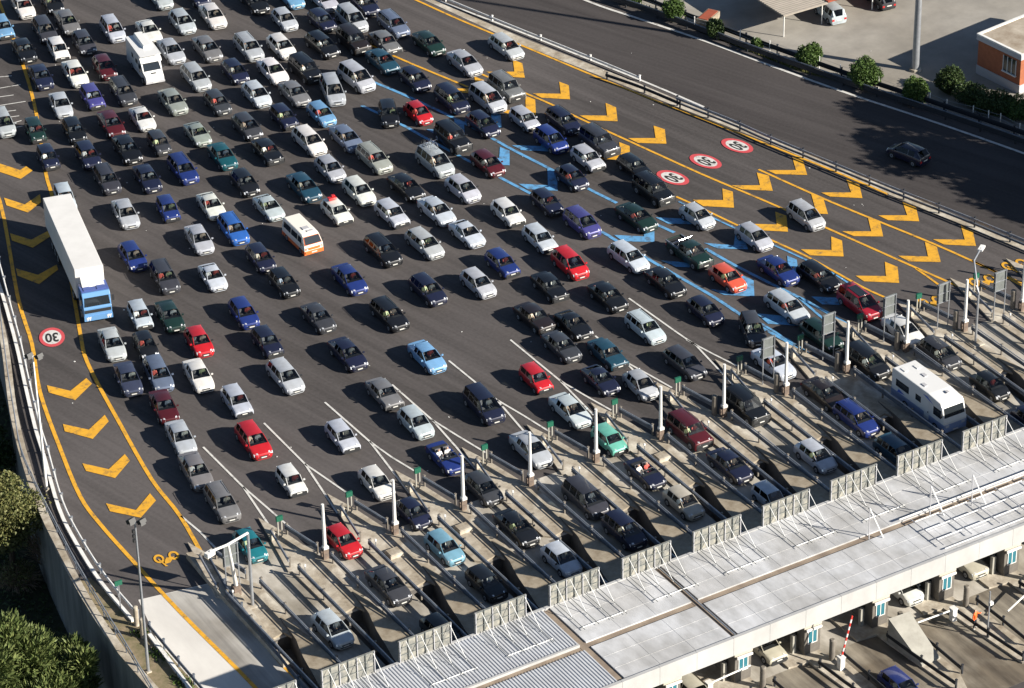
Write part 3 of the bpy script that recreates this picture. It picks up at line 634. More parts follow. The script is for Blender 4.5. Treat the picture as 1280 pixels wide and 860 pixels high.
pyl = empty('height_pylon')
t = MB(); t.tube([(0, 0, 0.9), (0, 0, 4.95)], 0.155, 0.115, 10); t.build('pole', M['white_metal'], pyl, 40)
t = MB(); t.box(-0.22, 0.22, -0.2, 0.2, 0.0, 0.9); t.box(-0.36, -0.22, -0.12, 0.12, 0.3, 0.8); t.build('pedestal', M['rust'], pyl)
t = MB(); t.box(-0.17, 0.24, -0.22, 0.17, 0.9, 1.12); t.build('foot_box', M['white_metal'], pyl)
lpp = empty('marker_post'); t = MB(); t.tube([(0, 0, 0.1), (0, 0, 1.15)], 0.035, n=6); t.build('stake', M['steel'], lpp); t = MB(); t.box(-0.06, 0.06, -0.06, 0.06, 1.15, 1.32); t.build('reflector', M['white_metal'], lpp)
cab = MB(); cab.box(-0.55, 0.55, -0.5, 0.5, 0.0, 0.28); cab.box(-0.48, 0.48, -0.43, 0.43, 0.282, 0.33); cab = cab.build('cabinet_lid', M['kerb'])
bol = MB(); bol.tube([(0, 0, 0), (0, 0, 1.75)], 0.23, 0.22, 12); bol.tube([(0, 0, 1.75), (0, 0, 1.84)], 0.24, 0.15, 12); bol = bol.build('bollard', M['bollard'], None, 40)
bth = empty('toll_booth')
t = MB(); t.box(-0.7, 0.7, 0, 4.6, 0.17, 2.5); t.build('walls', M['booth'], bth)
t = MB(); t.box(-0.78, 0.78, -0.06, 4.7, 2.5, 2.72); t.build('roof', M['booth_roof'], bth)
t = MB(); t.box(-0.62, 0.72, -0.20, -0.064, 2.28, 2.46); t.build('awning', M['white_metal'], bth)
wn_ = MB(); wn_.box(-0.36, 0.36, -0.03, -0.004, 1.1, 2.15); wn_ = wn_.build('window', M['glass_blue'], bth)
t = MB(); t.box(-0.42, 0.42, -0.05, -0.031, 1.04, 1.10); t.box(-0.42, -0.36, -0.05, -0.031, 1.1, 2.15); t.box(0.36, 0.42, -0.05, -0.031, 1.1, 2.15); t.box(-0.03, 0.03, -0.05, -0.031, 1.1, 2.15); t.build('frame', M['white_metal'], wn_)
for sx in (-1, 1):
    t = MB(); t.box(sx * 0.702, sx * 0.73, 0.9, 2.4, 1.1, 2.1); t.build('side_window', M['glass_dark'], bth)
t = MB(); t.box(-1.3, -1.0, 0.6, 0.9, 0.17, 1.7); t.build('ticket_post', M['grey_wedge'], bth)
clm = MB(); clm.box(-0.25, 0.25, -0.25, 0.25, 0.17, CAN_Z - 0.9); clm = clm.build('canopy_column', M['grey_paint'])
xr = [(guard_rail('exit_guard_rail', [(-1.12, -30.2), (-0.95, -33), (-0.5, -37.6)], '', z=0.55, beam=0.3, m=M['rail_black'], pm=M['rail_black'], step=3), 'left exit guard rail behind the {} toll booth from the left'),
      (guard_rail('exit_guard_rail', [(0.98, -30.2), (1.0, -33), (0.95, -36.4)], '', z=0.55, beam=0.3, m=M['rail_black'], pm=M['rail_black'], step=3), 'right exit guard rail behind the {} toll booth from the left')]
used = set()
def inst(src, loc, label, cat, group):
    o = src if src.name not in used else copy_tree(src)
    if o is src: used.add(src.name)
    o.location = Vector(loc); tag(o, label, cat, group); return o
for k, X in enumerate(ISL):
    if X > 52: continue
    od = ORD[k]
    inst(tisl, (X, 0, 0), 'raised concrete island dividing the toll lanes, %s from the left' % od, 'traffic island', 'toll islands')
    a_, b2_ = max(X - 2.75, LX0 + 0.01), X - 0.12
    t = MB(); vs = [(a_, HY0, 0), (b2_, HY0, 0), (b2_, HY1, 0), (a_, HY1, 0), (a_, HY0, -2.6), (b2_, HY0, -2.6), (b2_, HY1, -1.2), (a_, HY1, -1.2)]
    t.add(vs, [(4, 5, 6, 7), (0, 1, 5, 4), (1, 2, 6, 5), (2, 3, 7, 6), (3, 0, 4, 7)]); tag(t.build('stairwell', M['wedge_shade']), kind='structure')  # dark concrete paints the shade of the deep shaft onto its walls and floor
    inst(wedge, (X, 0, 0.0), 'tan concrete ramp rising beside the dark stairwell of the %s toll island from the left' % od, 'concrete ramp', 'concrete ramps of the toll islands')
    for (r, lb) in rails:
        base = Vector(r['o']) if 'o' in r else r.location.copy()
        r['o'] = tuple(base)
        s = lb.format(od); s = s if s.startswith('long') else 'dark guard rail ' + s
        inst(r, (base.x + X, base.y, 0.17), s, 'guard rail', 'guard rails of the toll islands')
    if k >= 1: inst(sgl, (X - 1.55, 5.7, 0.17), 'small green lane sign at the nose of the %s toll island from the left' % od, 'lane sign', 'lane signs at the island noses')
    if k >= 1: inst(pyl, (X, 1.35, 0.17), 'slim white pylon on a rusty pedestal, %s from the left in the row' % ORD[k - 1], 'pylon', 'white pylons before the toll lanes')
    inst(lpp, (X - 2.55, -0.2, 0.15), 'thin marker post at the left rail start of the %s toll island from the left' % od, 'marker post', 'marker posts')
    if k in (2, 3, 6): inst(cab, (X - 1.5, -1.1, 0.17), 'square concrete inspection lid on the %s toll island from the left' % od, 'inspection cover', 'inspection covers')
    if k >= 7: inst(bol, (X - 0.45, 2.0, 0.17), 'stout brown bollard beside the pylon of the %s toll island from the left' % od, 'bollard', 'bollards before the pylons')
    if k >= 2:
        inst(bth, (X - 0.4, -28.4, 0), 'brown toll booth with a blue curtained window, %s from the left' % ORD[k - 2], 'toll booth', 'toll booths')
        for (r, lb) in xr:
            base = Vector(r['o']) if 'o' in r else r.location.copy(); r['o'] = tuple(base)
            inst(r, (base.x + X, base.y, 0.17), lb.format(ORD[k - 2]), 'guard rail', 'guard rails on the exit side')
        inst(clm, (X - 1.3, -22.5, 0), 'grey canopy column standing on the %s toll island from the left' % od, 'column', 'canopy columns')
        inst(bol, (X + 0.3, -29.9, 0.17), 'stout brown bollard right behind the %s toll booth from the left' % ORD[k - 2], 'bollard', 'bollards behind the booths')
# variable panels on tall twin posts before the right-hand lanes
def lane_board(px, py, label, h=4.3, w=1.3, ph=1.9):
    q = at(px, py, 0.17); a = empty('lane_board', q); tag(a, label, 'sign board', 'lane boards on twin posts')
    for x in (-w / 2 + 0.1, w / 2 - 0.1):
        t = MB(); t.tube([(x, 0, 0), (x, 0, h)], 0.05, n=6); t.build('post', M['steel'], a)
    t = MB(); t.box(-w / 2, w / 2, 0.06, 0.16, h - ph, h); t.build('panel', M['board'], a)
    t = MB()
    for z in (h - ph + 0.05, h - ph / 2, h - 0.05): t.box(-w / 2, w / 2, 0.0, 0.055, z - 0.03, z + 0.03)
    t.build('rib', M['steel'], a)
    return a
lane_board(960, 478, 'grey lane board on twin posts over the nose beside the pale blue saloon')
lane_board(1035, 448, 'grey lane board on twin posts in front of the dark green estate car')
lane_board(1111, 425, 'grey lane board on twin posts beside the white saloon at the toll entrance')
lane_board(1178, 409, 'grey lane board on twin posts near the blue people carrier at the toll entrance')
lane_board(1248, 398, 'grey lane board on twin posts at the far right end of the toll row', h=4.6)
# gantries
def gantry(base, beam_to, tip, h, label):
    q = at(*base); a = empty('overhead_arm', q); tag(a, label, 'gantry')
    J = at(*beam_to, h) - q; T = at(*tip, h) - q
    t = MB(); t.tube([(0, 0, 0), (0, 0, h)], 0.13, 0.11, 10); t.build('pole', M['steel'], a, 40)
    t = MB(); t.tube([(0, 0, h), (J.x, J.y, h), (T.x, T.y, h)], 0.10, n=8); t.build('arm', M['white_metal'], a, 40)
    t = MB(); t.obox((T.x, T.y, h - 0.15), 0.75, 0.4, 0.35, 0.3); t.build('camera_box', M['white_metal'], a)
    t = MB(); t.box(-0.5, 0.5, -0.45, 0.45, 0, 0.2); t.build('footing', M['kerb'], a)
gantry((316, 758.5), (284, 681), (262, 690), 6.7, 'pale steel overhead arm with a camera box at the entry of the leftmost toll lane')
q = at(1219, 432); a = empty('street_lamp', q); tag(a, 'curved steel street lamp leaning over the rightmost toll lanes', 'street lamp')
t = MB(); t.tube([(0, 0, 0), (0, 0, 5.0), (0.1, 0.35, 5.6), (0.9, 1.9, 7.0), (2.3, 2.8, 7.3)], 0.10, 0.07, 8); t.build('pole', M['steel'], a, 40)
t = MB(); t.obox((2.4, 2.85, 7.25), 0.9, 0.4, 0.18, 0.6); t.build('lamp_head', M['white_metal'], a)
t = MB(); t.box(-0.6, 0.6, -0.5, 0.5, 0, 0.25); t.build('footing', M['kerb'], a)
q = at(296, 745); a = empty('height_pylon', q); tag(a, 'leaning white pylon inside the overhead arm of the leftmost toll lane', 'pylon')
T = at(285, 681, 6.3) - q
t = MB(); t.tube([(0, 0, 1), (T.x, T.y, 6.3)], 0.16, 0.11, 10); t.build('pole', M['white_metal'], a, 40); t = MB(); t.box(-0.28, 0.28, -0.28, 0.28, 0, 1.0); t.build('pedestal', M['rust'], a)
lane_board(292, 738, 'grey lane board on twin posts beside the teal hatchback at the leftmost lane', h=4.2)
g = guard_rail('entry_guard_rail', [tuple(at(*p, 0.7)[:2]) for p in ((262, 698), (283, 735), (320, 782), (372, 850), (398, 880))], 'long dark guard rail along the yellow line of the leftmost lane', m=M['dark_steel'], z=0.7, beam=0.34, step=3.3)
nb = MB(); nb.prism([(-31.4, 7.3), (-30.9, 7.2), (-30.2, 3), (-31.2, -9), (-31.75, -9), (-31.6, 3)], 0.0, 0.5); tag(nb.build('barrier_block', M['kerb']), 'low concrete barrier block with the yellow line between wide lane and toll lane', 'barrier')

# exit side: barrier arms, light wedge, mast, worker
def barrier(px, py, ang, el, L, label, striped=False):
    q = at(px, py, 0.17); a = empty('barrier', q); tag(a, label, 'barrier gate')
    t = MB(); t.box(-0.2, 0.2, -0.22, 0.22, 0, 1.05); t.box(-0.24, 0.24, -0.26, 0.26, 1.05, 1.12); t.build('cabinet', M['white_metal'], a)
    d = Vector((math.cos(ang) * math.cos(el), math.sin(ang) * math.cos(el), math.sin(el))); s = Vector((0, 0, 0.95))
    n = 12 if striped else 1
    for part, mm in ((0, M['white_metal']), (1, M['red'])):
        t = MB()
        for k in range(n):
            if k % 2 == part: t.tube([s + d * L * k / n, s + d * L * (k + 1) / n], 0.07, n=6)
        if t.v: t.build('arm' if part == 0 else 'red_stripe', mm, a)
barrier(1051, 836, R(20), R(68), 3.3, 'raised red and white striped barrier arm on the exit side', True)
barrier(1191, 775, R(180), R(2), 3.3, 'lowered white barrier arm in front of the white people carrier at the exit')
barrier(886, 868, R(0), R(3), 3.6, 'lowered white barrier arm below the pale silver car at the exit')
barrier(1296, 742, R(200), R(-2), 4.2, 'long pale barrier arm near the orange vested worker')
cw = MB()
vs = [(6.9, -30.35, 0.17), (8.75, -30.45, 0.17), (8.85, -34.1, 0.17), (7.2, -34.1, 0.17), (6.9, -30.35, 2.25), (8.75, -30.45, 2.25), (8.85, -34.1, 0.3), (7.2, -34.1, 0.3)]
cw.add(vs, [(4, 5, 6, 7), (0, 1, 5, 4), (1, 2, 6, 5), (2, 3, 7, 6), (3, 0, 4, 7), (0, 3, 2, 1)])
o = cw.build('exit_crash_wedge', M['grey_wedge']); tag(o, 'smooth light grey concrete wedge sloping down behind a toll booth on the exit side', 'crash wedge')
q = at(1234, 795, 0.17); a = empty('camera_post', q); tag(a, 'thin grey post with a small camera beside the orange vested worker', 'camera post')
t = MB(); t.tube([(0, 0, 0), (0, 0, 4.0)], 0.06, n=8); t.build('pole', M['steel'], a); t = MB(); t.obox((0.15, 0, 2.9), 0.3, 0.25, 0.25); t.build('camera', M['white_metal'], a)
# ================================================================== YARD, BUILDING, CARPORT, VEGETATION
q = at(1144, 88); mst = empty('high_mast', q); tag(mst, 'thick pale grey high mast rising out of the top of the picture in the yard', 'lamp post')
t = MB(); t.tube([(0, 0, 0), (0, 0, 25)], 0.36, 0.20, 16); t.build('pole', M['steel'], mst, 40); t = MB(); t.tube([(0, 0, 0), (0, 0, 0.25)], 0.6, 0.55, 16); t.build('base', M['kerb'], mst)
t = MB(); t.tube([(0, 0, 24.6), (0, 0, 25.1)], 1.3, 1.3, 16); t.build('lamp_ring', M['dark_steel'], mst)
# orange brick building
BH = 4.2
A = at(1221, 42, BH); B_ = at(1277, 69, BH); D = at(1280, 18, BH)
ex = (D - A).normalized(); ey = (B_ - A).normalized(); LB = (B_ - A).length
bd = empty('office_building', (A.x, A.y, 0)); tag(bd, 'low orange brick building with a flat pale roof at the upper right edge', 'building')
bd.rotation_euler = (0, 0, 0)
def quad(a, b, ea, eb): return [tuple((ex * a + ey * b).xy), tuple((ex * ea + ey * b).xy), tuple((ex * ea + ey * eb).xy), tuple((ex * a + ey * eb).xy)]
t = MB(); t.prism(quad(0.15, 0.15, 14, LB - 0.15), 0.9, BH - 0.6); t.build('wall', M['brick'], bd)
t = MB(); t.prism(quad(0.08, 0.08, 14, LB - 0.08), 0.0, 0.9); t.build('plinth', M['grey_paint'], bd)
t = MB(); t.prism(quad(0, 0, 14.1, LB), BH - 0.6, BH - 0.12); t.build('parapet', M['grey_paint'], bd)
t = MB(); t.prism(quad(0.3, 0.3, 13.8, LB - 0.3), BH - 0.118, BH - 0.06); t.build('roof', M['flatroof'], bd)
t = MB(); t.prism(quad(0, 0, 14.1, 0.28), BH - 0.118, BH + 0.04); t.prism(quad(0, 0.282, 0.28, LB), BH - 0.118, BH + 0.04); t.build('roof_edge', M['white_metal'], bd)
w0 = ey * (LB * 0.60); w1 = ey * (LB * 0.88); out = -ex
wm = MB(); wm.add([w0 + out * 0.0 + ex * 0.13 + Vector((0, 0, 1.7)), w1 + ex * 0.13 + Vector((0, 0, 1.7)), w1 + ex * 0.13 + Vector((0, 0, 3.3)), w0 + ex * 0.13 + Vector((0, 0, 3.3))], [(0, 1, 2, 3)]); wo_ = wm.build('window', M['glass_dark'], bd)
fr = MB()
for k in range(4):
    c = w0 + (w1 - w0) * k / 3; fr.obox(c + ex * 0.1 + Vector((0, 0, 2.5)), 0.06, 0.08, 1.6, math.atan2(ey.y, ey.x))
c = (w0 + w1) / 2; fr.obox(c + ex * 0.06 + Vector((0, 0, 1.66)), (w1 - w0).length + 0.2, 0.2, 0.08, math.atan2(ey.y, ey.x)); fr.build('frame', M['white_metal'], wo_)
# carport
cpt = empty('carport', (57.8, 54.6, 0)); tag(cpt, 'open carport with tan and red corrugated roof sheets on thin posts in the yard', 'carport')
def corr(x0, x1, y0, y1, z, m):
    vs = []; fs = []; y = y0; i = 0
    while y <= y1: vs += [(x0, y, z + (0.05 if i % 2 else 0)), (x1, y, z + (0.05 if i % 2 else 0))]; y += 0.18; i += 1
    for k in range(len(vs) // 2 - 1): fs.append((2 * k, 2 * k + 1, 2 * k + 3, 2 * k + 2))
    t = MB(); t.add(vs, fs); t.box(x0, x1, y0, y1, z - 0.12, z - 0.01); return t.build('roof', m, cpt)
corr(0, 5.3, 0, 9.0, 2.6, M['tan_sheet']); corr(5.32, 15, 0.0, 9.0, 2.72, M['red_sheet'])
for (px, py) in ((979.5, 46), (1027, 30), (1090, 12)):
    g = at(px, py) - Vector((57.8, 54.6, 0)); t = MB(); t.tube([(g.x, max(g.y, 0.15), 0), (g.x, max(g.y, 0.15), 2.6)], 0.06, n=8); t.build('post', M['white_metal'], cpt)
cpt2 = empty('carport', (50.5, 70, 0)); tag(cpt2, 'second open carport left of the first, mostly beyond the top of the picture', 'carport')
t = MB(); t.box(3, 12.5, 3.0, 12, 2.5, 2.65); t.build('roof', M['tan_sheet'], cpt2)
for x, y in ((3.2, 3.2), (12.3, 3.2)): t = MB(); t.tube([(x, y, 0), (x, y, 2.5)], 0.06, n=8); t.build('post', M['white_metal'], cpt2)
# fence of white posts with thin wires
fpx = [(770, -4), (800, 6), (838, 22), (868, 36), (902, 44), (925, 53), (943, 61), (962, 66), (1001, 80), (1024, 86), (1050, 96), (1098, 112), (1137, 127), (1162, 132), (1183, 140), (1216, 148), (1235, 154), (1250, 158), (1274, 170), (1310, 182)]
fw = [at(*p) for p in fpx]; o0 = fw[0]
fn = empty('post_fence', o0); tag(fn, 'wire fence on thin white posts along the verge of the service yard', 'fence')
for v in fw: t = MB(); t.tube([(v.x - o0.x, v.y - o0.y, 0), (v.x - o0.x, v.y - o0.y, 1.35)], 0.05, n=6); t.build('post', M['white_metal'], fn)
t = MB()
for z in (0.4, 0.8, 1.2): t.tube([(v.x - o0.x, v.y - o0.y, z) for v in fw], 0.012, n=4)
t.build('wire', M['steel'], fn)
# skip with red load
q = at(885, 30); sk = empty('skip', q); tag(sk, 'low brown skip container between two bushes by the fence', 'skip')
t = MB(); t.obox((0, 0, 0.55), 2.6, 1.3, 0.9, 0.5); t.build('container', M['wedge'], sk); t = MB(); t.obox((0, 0.0, 1.03), 2.3, 1.0, 0.06, 0.5); t.build('load', M['red_sheet'], sk)

def leafmat(name, c1, c2):
    m = bpy.data.materials.new(name); m.use_nodes = True; nt = m.node_tree; b = nt.nodes['Principled BSDF']
    b.inputs['Roughness'].default_value = 0.6; b.inputs['Specular IOR Level'].default_value = 0.3
    g = nt.nodes.new('ShaderNodeNewGeometry'); rp = nt.nodes.new('ShaderNodeValToRGB'); rp.color_ramp.elements[0].color = (*c1, 1); rp.color_ramp.elements[1].color = (*c2, 1)
    nt.links.new(g.outputs['Random Per Island'], rp.inputs[0]); nt.links.new(rp.outputs[0], b.inputs['Base Color']); return m
M['leaf_bush'] = leafmat('bush_leaves', (0.03, 0.062, 0.012), (0.075, 0.125, 0.026))
M['leaf_dark'] = leafmat('dark_leaves', (0.02, 0.04, 0.012), (0.05, 0.08, 0.02))
M['leaf_con'] = leafmat('cypress_leaves', (0.05, 0.08, 0.022), (0.165, 0.195, 0.065))
M['leaf_olive'] = leafmat('olive_leaves', (0.055, 0.07, 0.02), (0.15, 0.145, 0.05))
M['twig'] = mat('twigs', (0.24, 0.17, 0.12), 0.9)
M['bark'] = mat('bark', (0.09, 0.065, 0.045), 0.95, noise=(0.05, 0.035, 0.025), scale=4)
def crown(lobes, n, size, m, parent, name='crown', seed=1, spiky=0.0, shell=0.55):
    rnd = random.Random(seed); vs = []; fs = []
    for _ in range(n):
        c, r = rnd.choice(lobes)
        d = Vector((rnd.gauss(0, 1), rnd.gauss(0, 1), rnd.gauss(0, 1))).normalized()
        rr = (shell + (1 - shell) * rnd.random() ** 0.6) * (1 + 0.13 * math.sin(d.x * 7 + d.z * 5 + seed) + 0.08 * math.sin(d.y * 13 + d.x * 9))
        p = Vector(c) + Vector((d.x * r[0], d.y * r[1], d.z * r[2])) * rr
        if p.z < 0.05 and spiky == 0: p.z = 0.05 + rnd.random() * 0.2
        s = size * (0.6 + 0.8 * rnd.random())
        if spiky: ax = (d + Vector((0, 0, 0.6)) + Vector((rnd.gauss(0, .4), rnd.gauss(0, .4), rnd.gauss(0, .3)))).normalized(); l = s * spiky
        else: ax = Vector((rnd.gauss(0, 1), rnd.gauss(0, 1), rnd.gauss(0, 1))).normalized(); l = s
        bx = ax.cross(Vector((rnd.gauss(0, 1), rnd.gauss(0, 1), rnd.gauss(0, 1)))).normalized() * s * 0.5
        b0 = len(vs); vs += [p - bx, p + bx * 0.3 - ax * l * 0.4, p + bx, p + ax * l]; fs.append((b0, b0 + 1, b0 + 2, b0 + 3))
    t = MB(); t.add(vs, fs); return t.build(name, m, parent, fix=False)
def bush(px, py, r, h, label, seed, m=None, n=2600, cat='bush', group=None, leaf=0.12):
    n = int(n * 3.2); r = r * 1.1
    q = at(px, py); a = empty('bush', q); tag(a, label, cat, group); rnd = random.Random(seed)
    lobes = [((0, 0, h * 0.5), (r * 0.92, r * 0.92, h * 0.5))]
    for k in range(6):
        t_ = k * 1.05 + rnd.random(); lobes.append(((math.cos(t_) * r * 0.4, math.sin(t_) * r * 0.4, h * (0.35 + 0.35 * rnd.random())), (r * 0.58, r * 0.58, h * 0.36)))
    crown(lobes, n, leaf, m or M['leaf_bush'], a, 'crown', seed)
    t = MB(); t.tube([(0, 0, 0), (0.05, 0.02, h * 0.5)], 0.10, 0.05, 6); t.build('trunk', M['bark'], a)
    t = MB()
    for k in range(5): t.tube([(0.03, 0.01, h * 0.25), (math.cos(k * 1.3) * r * 0.6, math.sin(k * 1.3) * r * 0.6, h * 0.62)], 0.04, 0.015, 5)
    t.build('limb', M['bark'], a)
G = 'clipped bushes along the yard fence'
bush(1011, 83, 1.22, 2.3, 'round clipped green bush to the left of the largest bush by the yard fence', 1, group=G)
bush(1081, 108, 1.55, 2.7, 'largest round clipped green bush beside the yard fence', 2, n=3600, group=G)
bush(1144, 128, 1.2, 2.6, 'round clipped bush in front of the foot of the high mast', 3, group=G)
bush(946, 62, 0.6, 1.3, 'smallest round green bush on the verge by the yard fence', 4, n=1000, group=G)
bush(894, 48, 0.85, 2.0, 'dark upright bush just right of the brown skip', 5, m=M['leaf_dark'], n=1600, group=G)
bush(841, 26, 1.1, 2.2, 'upright green bush just left of the brown skip', 6, n=2200, group=G)
bush(790, 4, 1.0, 1.6, 'green bush cut by the top edge above the white edge line', 7, n=1600, group=G)
bush(1186, 114, 1.3, 2.3, 'dark shaded bush between the high mast and the brick building', 8, m=M['leaf_dark'], n=3200)  # darker leaf colour carries the shade this bush stands in
for i, (px, py) in enumerate(((1212, 130), (1232, 138), (1252, 141), (1275, 146), (1298, 152))):
    bush(px, py, 1.6, 1.9, ['dark low shrub at the left end of the hedge under the brick building', 'dark low shrub second from the left in the hedge under the brick building', 'dark low shrub in the middle of the hedge under the brick building', 'green low shrub at the right edge under the brick building window', 'dark low shrub beyond the right edge by the brick building'][i], 20 + i, m=M['leaf_dark'] if i < 3 else M['leaf_bush'], n=1500, group='hedge shrubs below the brick building')  # dark leaves put the deep shade below the building into the colour
def tree(loc, h, r, label, seed, m, n=6000, leaf=0.3, spiky=0.0, squash=1.0, group=None, low=0.25):
    a = empty('tree', loc); tag(a, label, 'tree', group); rnd = random.Random(seed); lobes = []
    for k in range(16):
        t_ = rnd.random() * 6.28; rr = r * 0.75 * math.sqrt(rnd.random()); zz = h * (low + (0.92 - low) * rnd.random()); f = 1 - 0.5 * abs(zz / h - 0.5)
        lobes.append(((math.cos(t_) * rr * f, math.sin(t_) * rr * f, zz), (r * 0.42, r * 0.42, r * 0.34 * squash)))
    crown(lobes, n, leaf, m, a, 'crown', seed, spiky, shell=0.35)
    t = MB(); t.tube([(0, 0, 0), (0.2, 0.1, h * 0.4), (0.1, -0.1, h * 0.8)], r * 0.09, r * 0.03, 8); t.build('trunk', M['bark'], a)
    t = MB()
    for k in range(9):
        c = lobes[k][0]; t.tube([(0.1, 0, max(0.5, c[2] * 0.55)), (c[0] * 0.5, c[1] * 0.5, c[2] * 0.85), c], r * 0.03, r * 0.01, 5)
    t.build('limb', M['bark'], a)
Zr = -7.0
def lz(px, py, z): v = at(px, py, z); return Vector((v.x, v.y, Zr))
tree(lz(28, 838, -1.5), 9.0, 4.6, 'large pale green cypress-like tree at the bottom left corner below the wall', 31, M['leaf_con'], n=34000, leaf=0.14, spiky=2.6, low=0.42)
tree(lz(80, 842, -2.5), 6.8, 2.9, 'smaller pale green conifer reaching right of the large corner tree', 32, M['leaf_con'], n=14000, leaf=0.14, spiky=2.6, low=0.4)
tree(lz(8, 648, -0.8), 9.6, 3.6, 'olive green tree at the left edge below the retaining wall', 33, M['leaf_olive'], n=17000, leaf=0.15, low=0.4)
tree(lz(-25, 560, -3), 6.0, 3.5, 'dark tree outside the left edge above the olive tree', 35, M['leaf_dark'], n=5000, leaf=0.22, low=0.3)
def twiggy(loc, r, h, label, seed, n=420):
    a = empty('bare_shrub', loc); tag(a, label, 'shrub'); rnd = random.Random(seed); t = MB()
    for k in range(n):
        th = rnd.random() * 6.28; e = rnd.random() ** 0.7; p0 = Vector((math.cos(th) * r * 0.25 * rnd.random(), math.sin(th) * r * 0.25 * rnd.random(), h * 0.2 * rnd.random()))
        p2 = Vector((math.cos(th) * r * e, math.sin(th) * r * e, h * (0.35 + 0.65 * rnd.random()) * (1 - 0.4 * e))); p1 = (p0 + p2) / 2 + Vector((rnd.gauss(0, .15), rnd.gauss(0, .15), 0.3))
        t.tube([p0, p1, p2], 0.03, 0.008, 3, caps=False)
    t.build('branches', M['twig'], a); crown([((0, 0, h * 0.6), (r * 0.8, r * 0.8, h * 0.4))], 1500, 0.11, M['leaf_olive'], a, 'leaves', seed, shell=0.2)
twiggy(lz(56, 640, -1.5), 2.8, 7.4, 'brown leafless shrub between the olive tree and the retaining wall', 41)
twiggy(lz(22, 715, -5.5), 2.2, 2.4, 'low brown leafless shrub in the shade under the olive tree', 42)
# trees beyond the right edge whose shadows fall on the carriageway
for i, (x, y) in enumerate(((70.5, 7.5), (75.5, 13.5), (74.5, 2.5), (72.5, -4.0), (79.5, 8.5), (76.0, -1.5))):
    tree(Vector((x, y, 0)), 15.0, 5.4, 'tall broad leafy tree beyond the right edge, ' + ['nearest the carriageway', 'uppermost', 'in the middle', 'lowest', 'farthest right', 'second lowest'][i] + ' of its group', 50 + i, M['leaf_bush'], n=8000, leaf=0.38, low=0.5, group='trees beyond the right edge')
gm = MB(); rnd = random.Random(5); vs = []; fs = []
for _ in range(5200):
    k = rnd.random(); i = rnd.randrange(len(gl) - 1); f = rnd.random()
    p = gl[i].lerp(gl[i + 1], f).lerp(yl[i].lerp(yl[i + 1], f), 0.1 + 0.85 * k); s = 0.06 + 0.12 * rnd.random()
    d = Vector((rnd.gauss(0, 1), rnd.gauss(0, 1), 0)).normalized() * s * 0.5; b0 = len(vs)
    vs += [Vector((p.x, p.y, 0.008)) - d, Vector((p.x, p.y, 0.008)) + d, Vector((p.x + rnd.gauss(0, .05), p.y + rnd.gauss(0, .05), s * 2.2))]; fs.append((b0, b0 + 1, b0 + 2))
gm.add(vs, fs); tag(gm.build('grass', M['leaf_olive'], fix=False), 'sparse dry grass on the verge between the guard rail and the yard', 'grass', kind='stuff')
gm = MB(); vs = []; fs = []
for _ in range(1500):
    p = Vector((-39.4 + rnd.random() * 1.0 + 0.4 * rnd.random(), -14 + rnd.random() * 15, 0.017)); s = 0.05 + 0.1 * rnd.random()
    if math.sin(p.y * 1.7) + rnd.random() < 0.6: continue
    d = Vector((rnd.gauss(0, 1), rnd.gauss(0, 1), 0)).normalized() * s * 0.6; b0 = len(vs)
    vs += [p - d, p + d, p + Vector((rnd.gauss(0, .05), rnd.gauss(0, .05), s * 2))]; fs.append((b0, b0 + 1, b0 + 2))
gm.add(vs, fs); tag(gm.build('weeds', M['leaf_bush'], fix=False), 'tufts of weeds growing on the dry soil strip at the bottom left', 'weeds', kind='stuff')
vs = []; fs = []; rnd = random.Random(9)
for _ in range(16000):
    i = rnd.randrange(20, len(WALLS) - 12); w = Vector(WALLS[i]).lerp(Vector(WALLS[i + 1]), rnd.random()); off = 0.6 + 16 * rnd.random()
    p = Vector((w.x - off, w.y + rnd.uniform(-3, 3), Zr)); hgt = 0.15 + 0.9 * max(0, math.sin(p.x * 0.9) * math.sin(p.y * 0.7)) * rnd.random()
    s = 0.1 + 0.2 * rnd.random(); d = Vector((rnd.gauss(0, 1), rnd.gauss(0, 1), rnd.gauss(0, .4))).normalized() * s; b0 = len(vs)
    c = p + Vector((0, 0, hgt)); e = Vector((rnd.gauss(0, 1), rnd.gauss(0, 1), 0.5)).normalized() * s
    vs += [c - d, c + e * 0.3, c + d, c + e]; fs.append((b0, b0 + 1, b0 + 2, b0 + 3))
gm = MB(); gm.add(vs, fs); tag(gm.build('ground_cover', M['leaf_dark'], fix=False), 'dark ground cover in the ravine below the retaining wall', 'undergrowth', kind='stuff')

rnd = random.Random(12); lt = MB()
for _ in range(70):
    p = at(rnd.uniform(60, 1150), rnd.uniform(60, 600)); s = rnd.uniform(0.05, 0.14)
    if p.y < 6: continue
    lt.obox((p.x, p.y, 0.03), s, s * rnd.uniform(.5, 1), 0.02, rnd.random() * 3)
tag(lt.build('litter', M['white_metal']), 'small scraps of pale litter scattered over the asphalt', 'litter', kind='stuff')
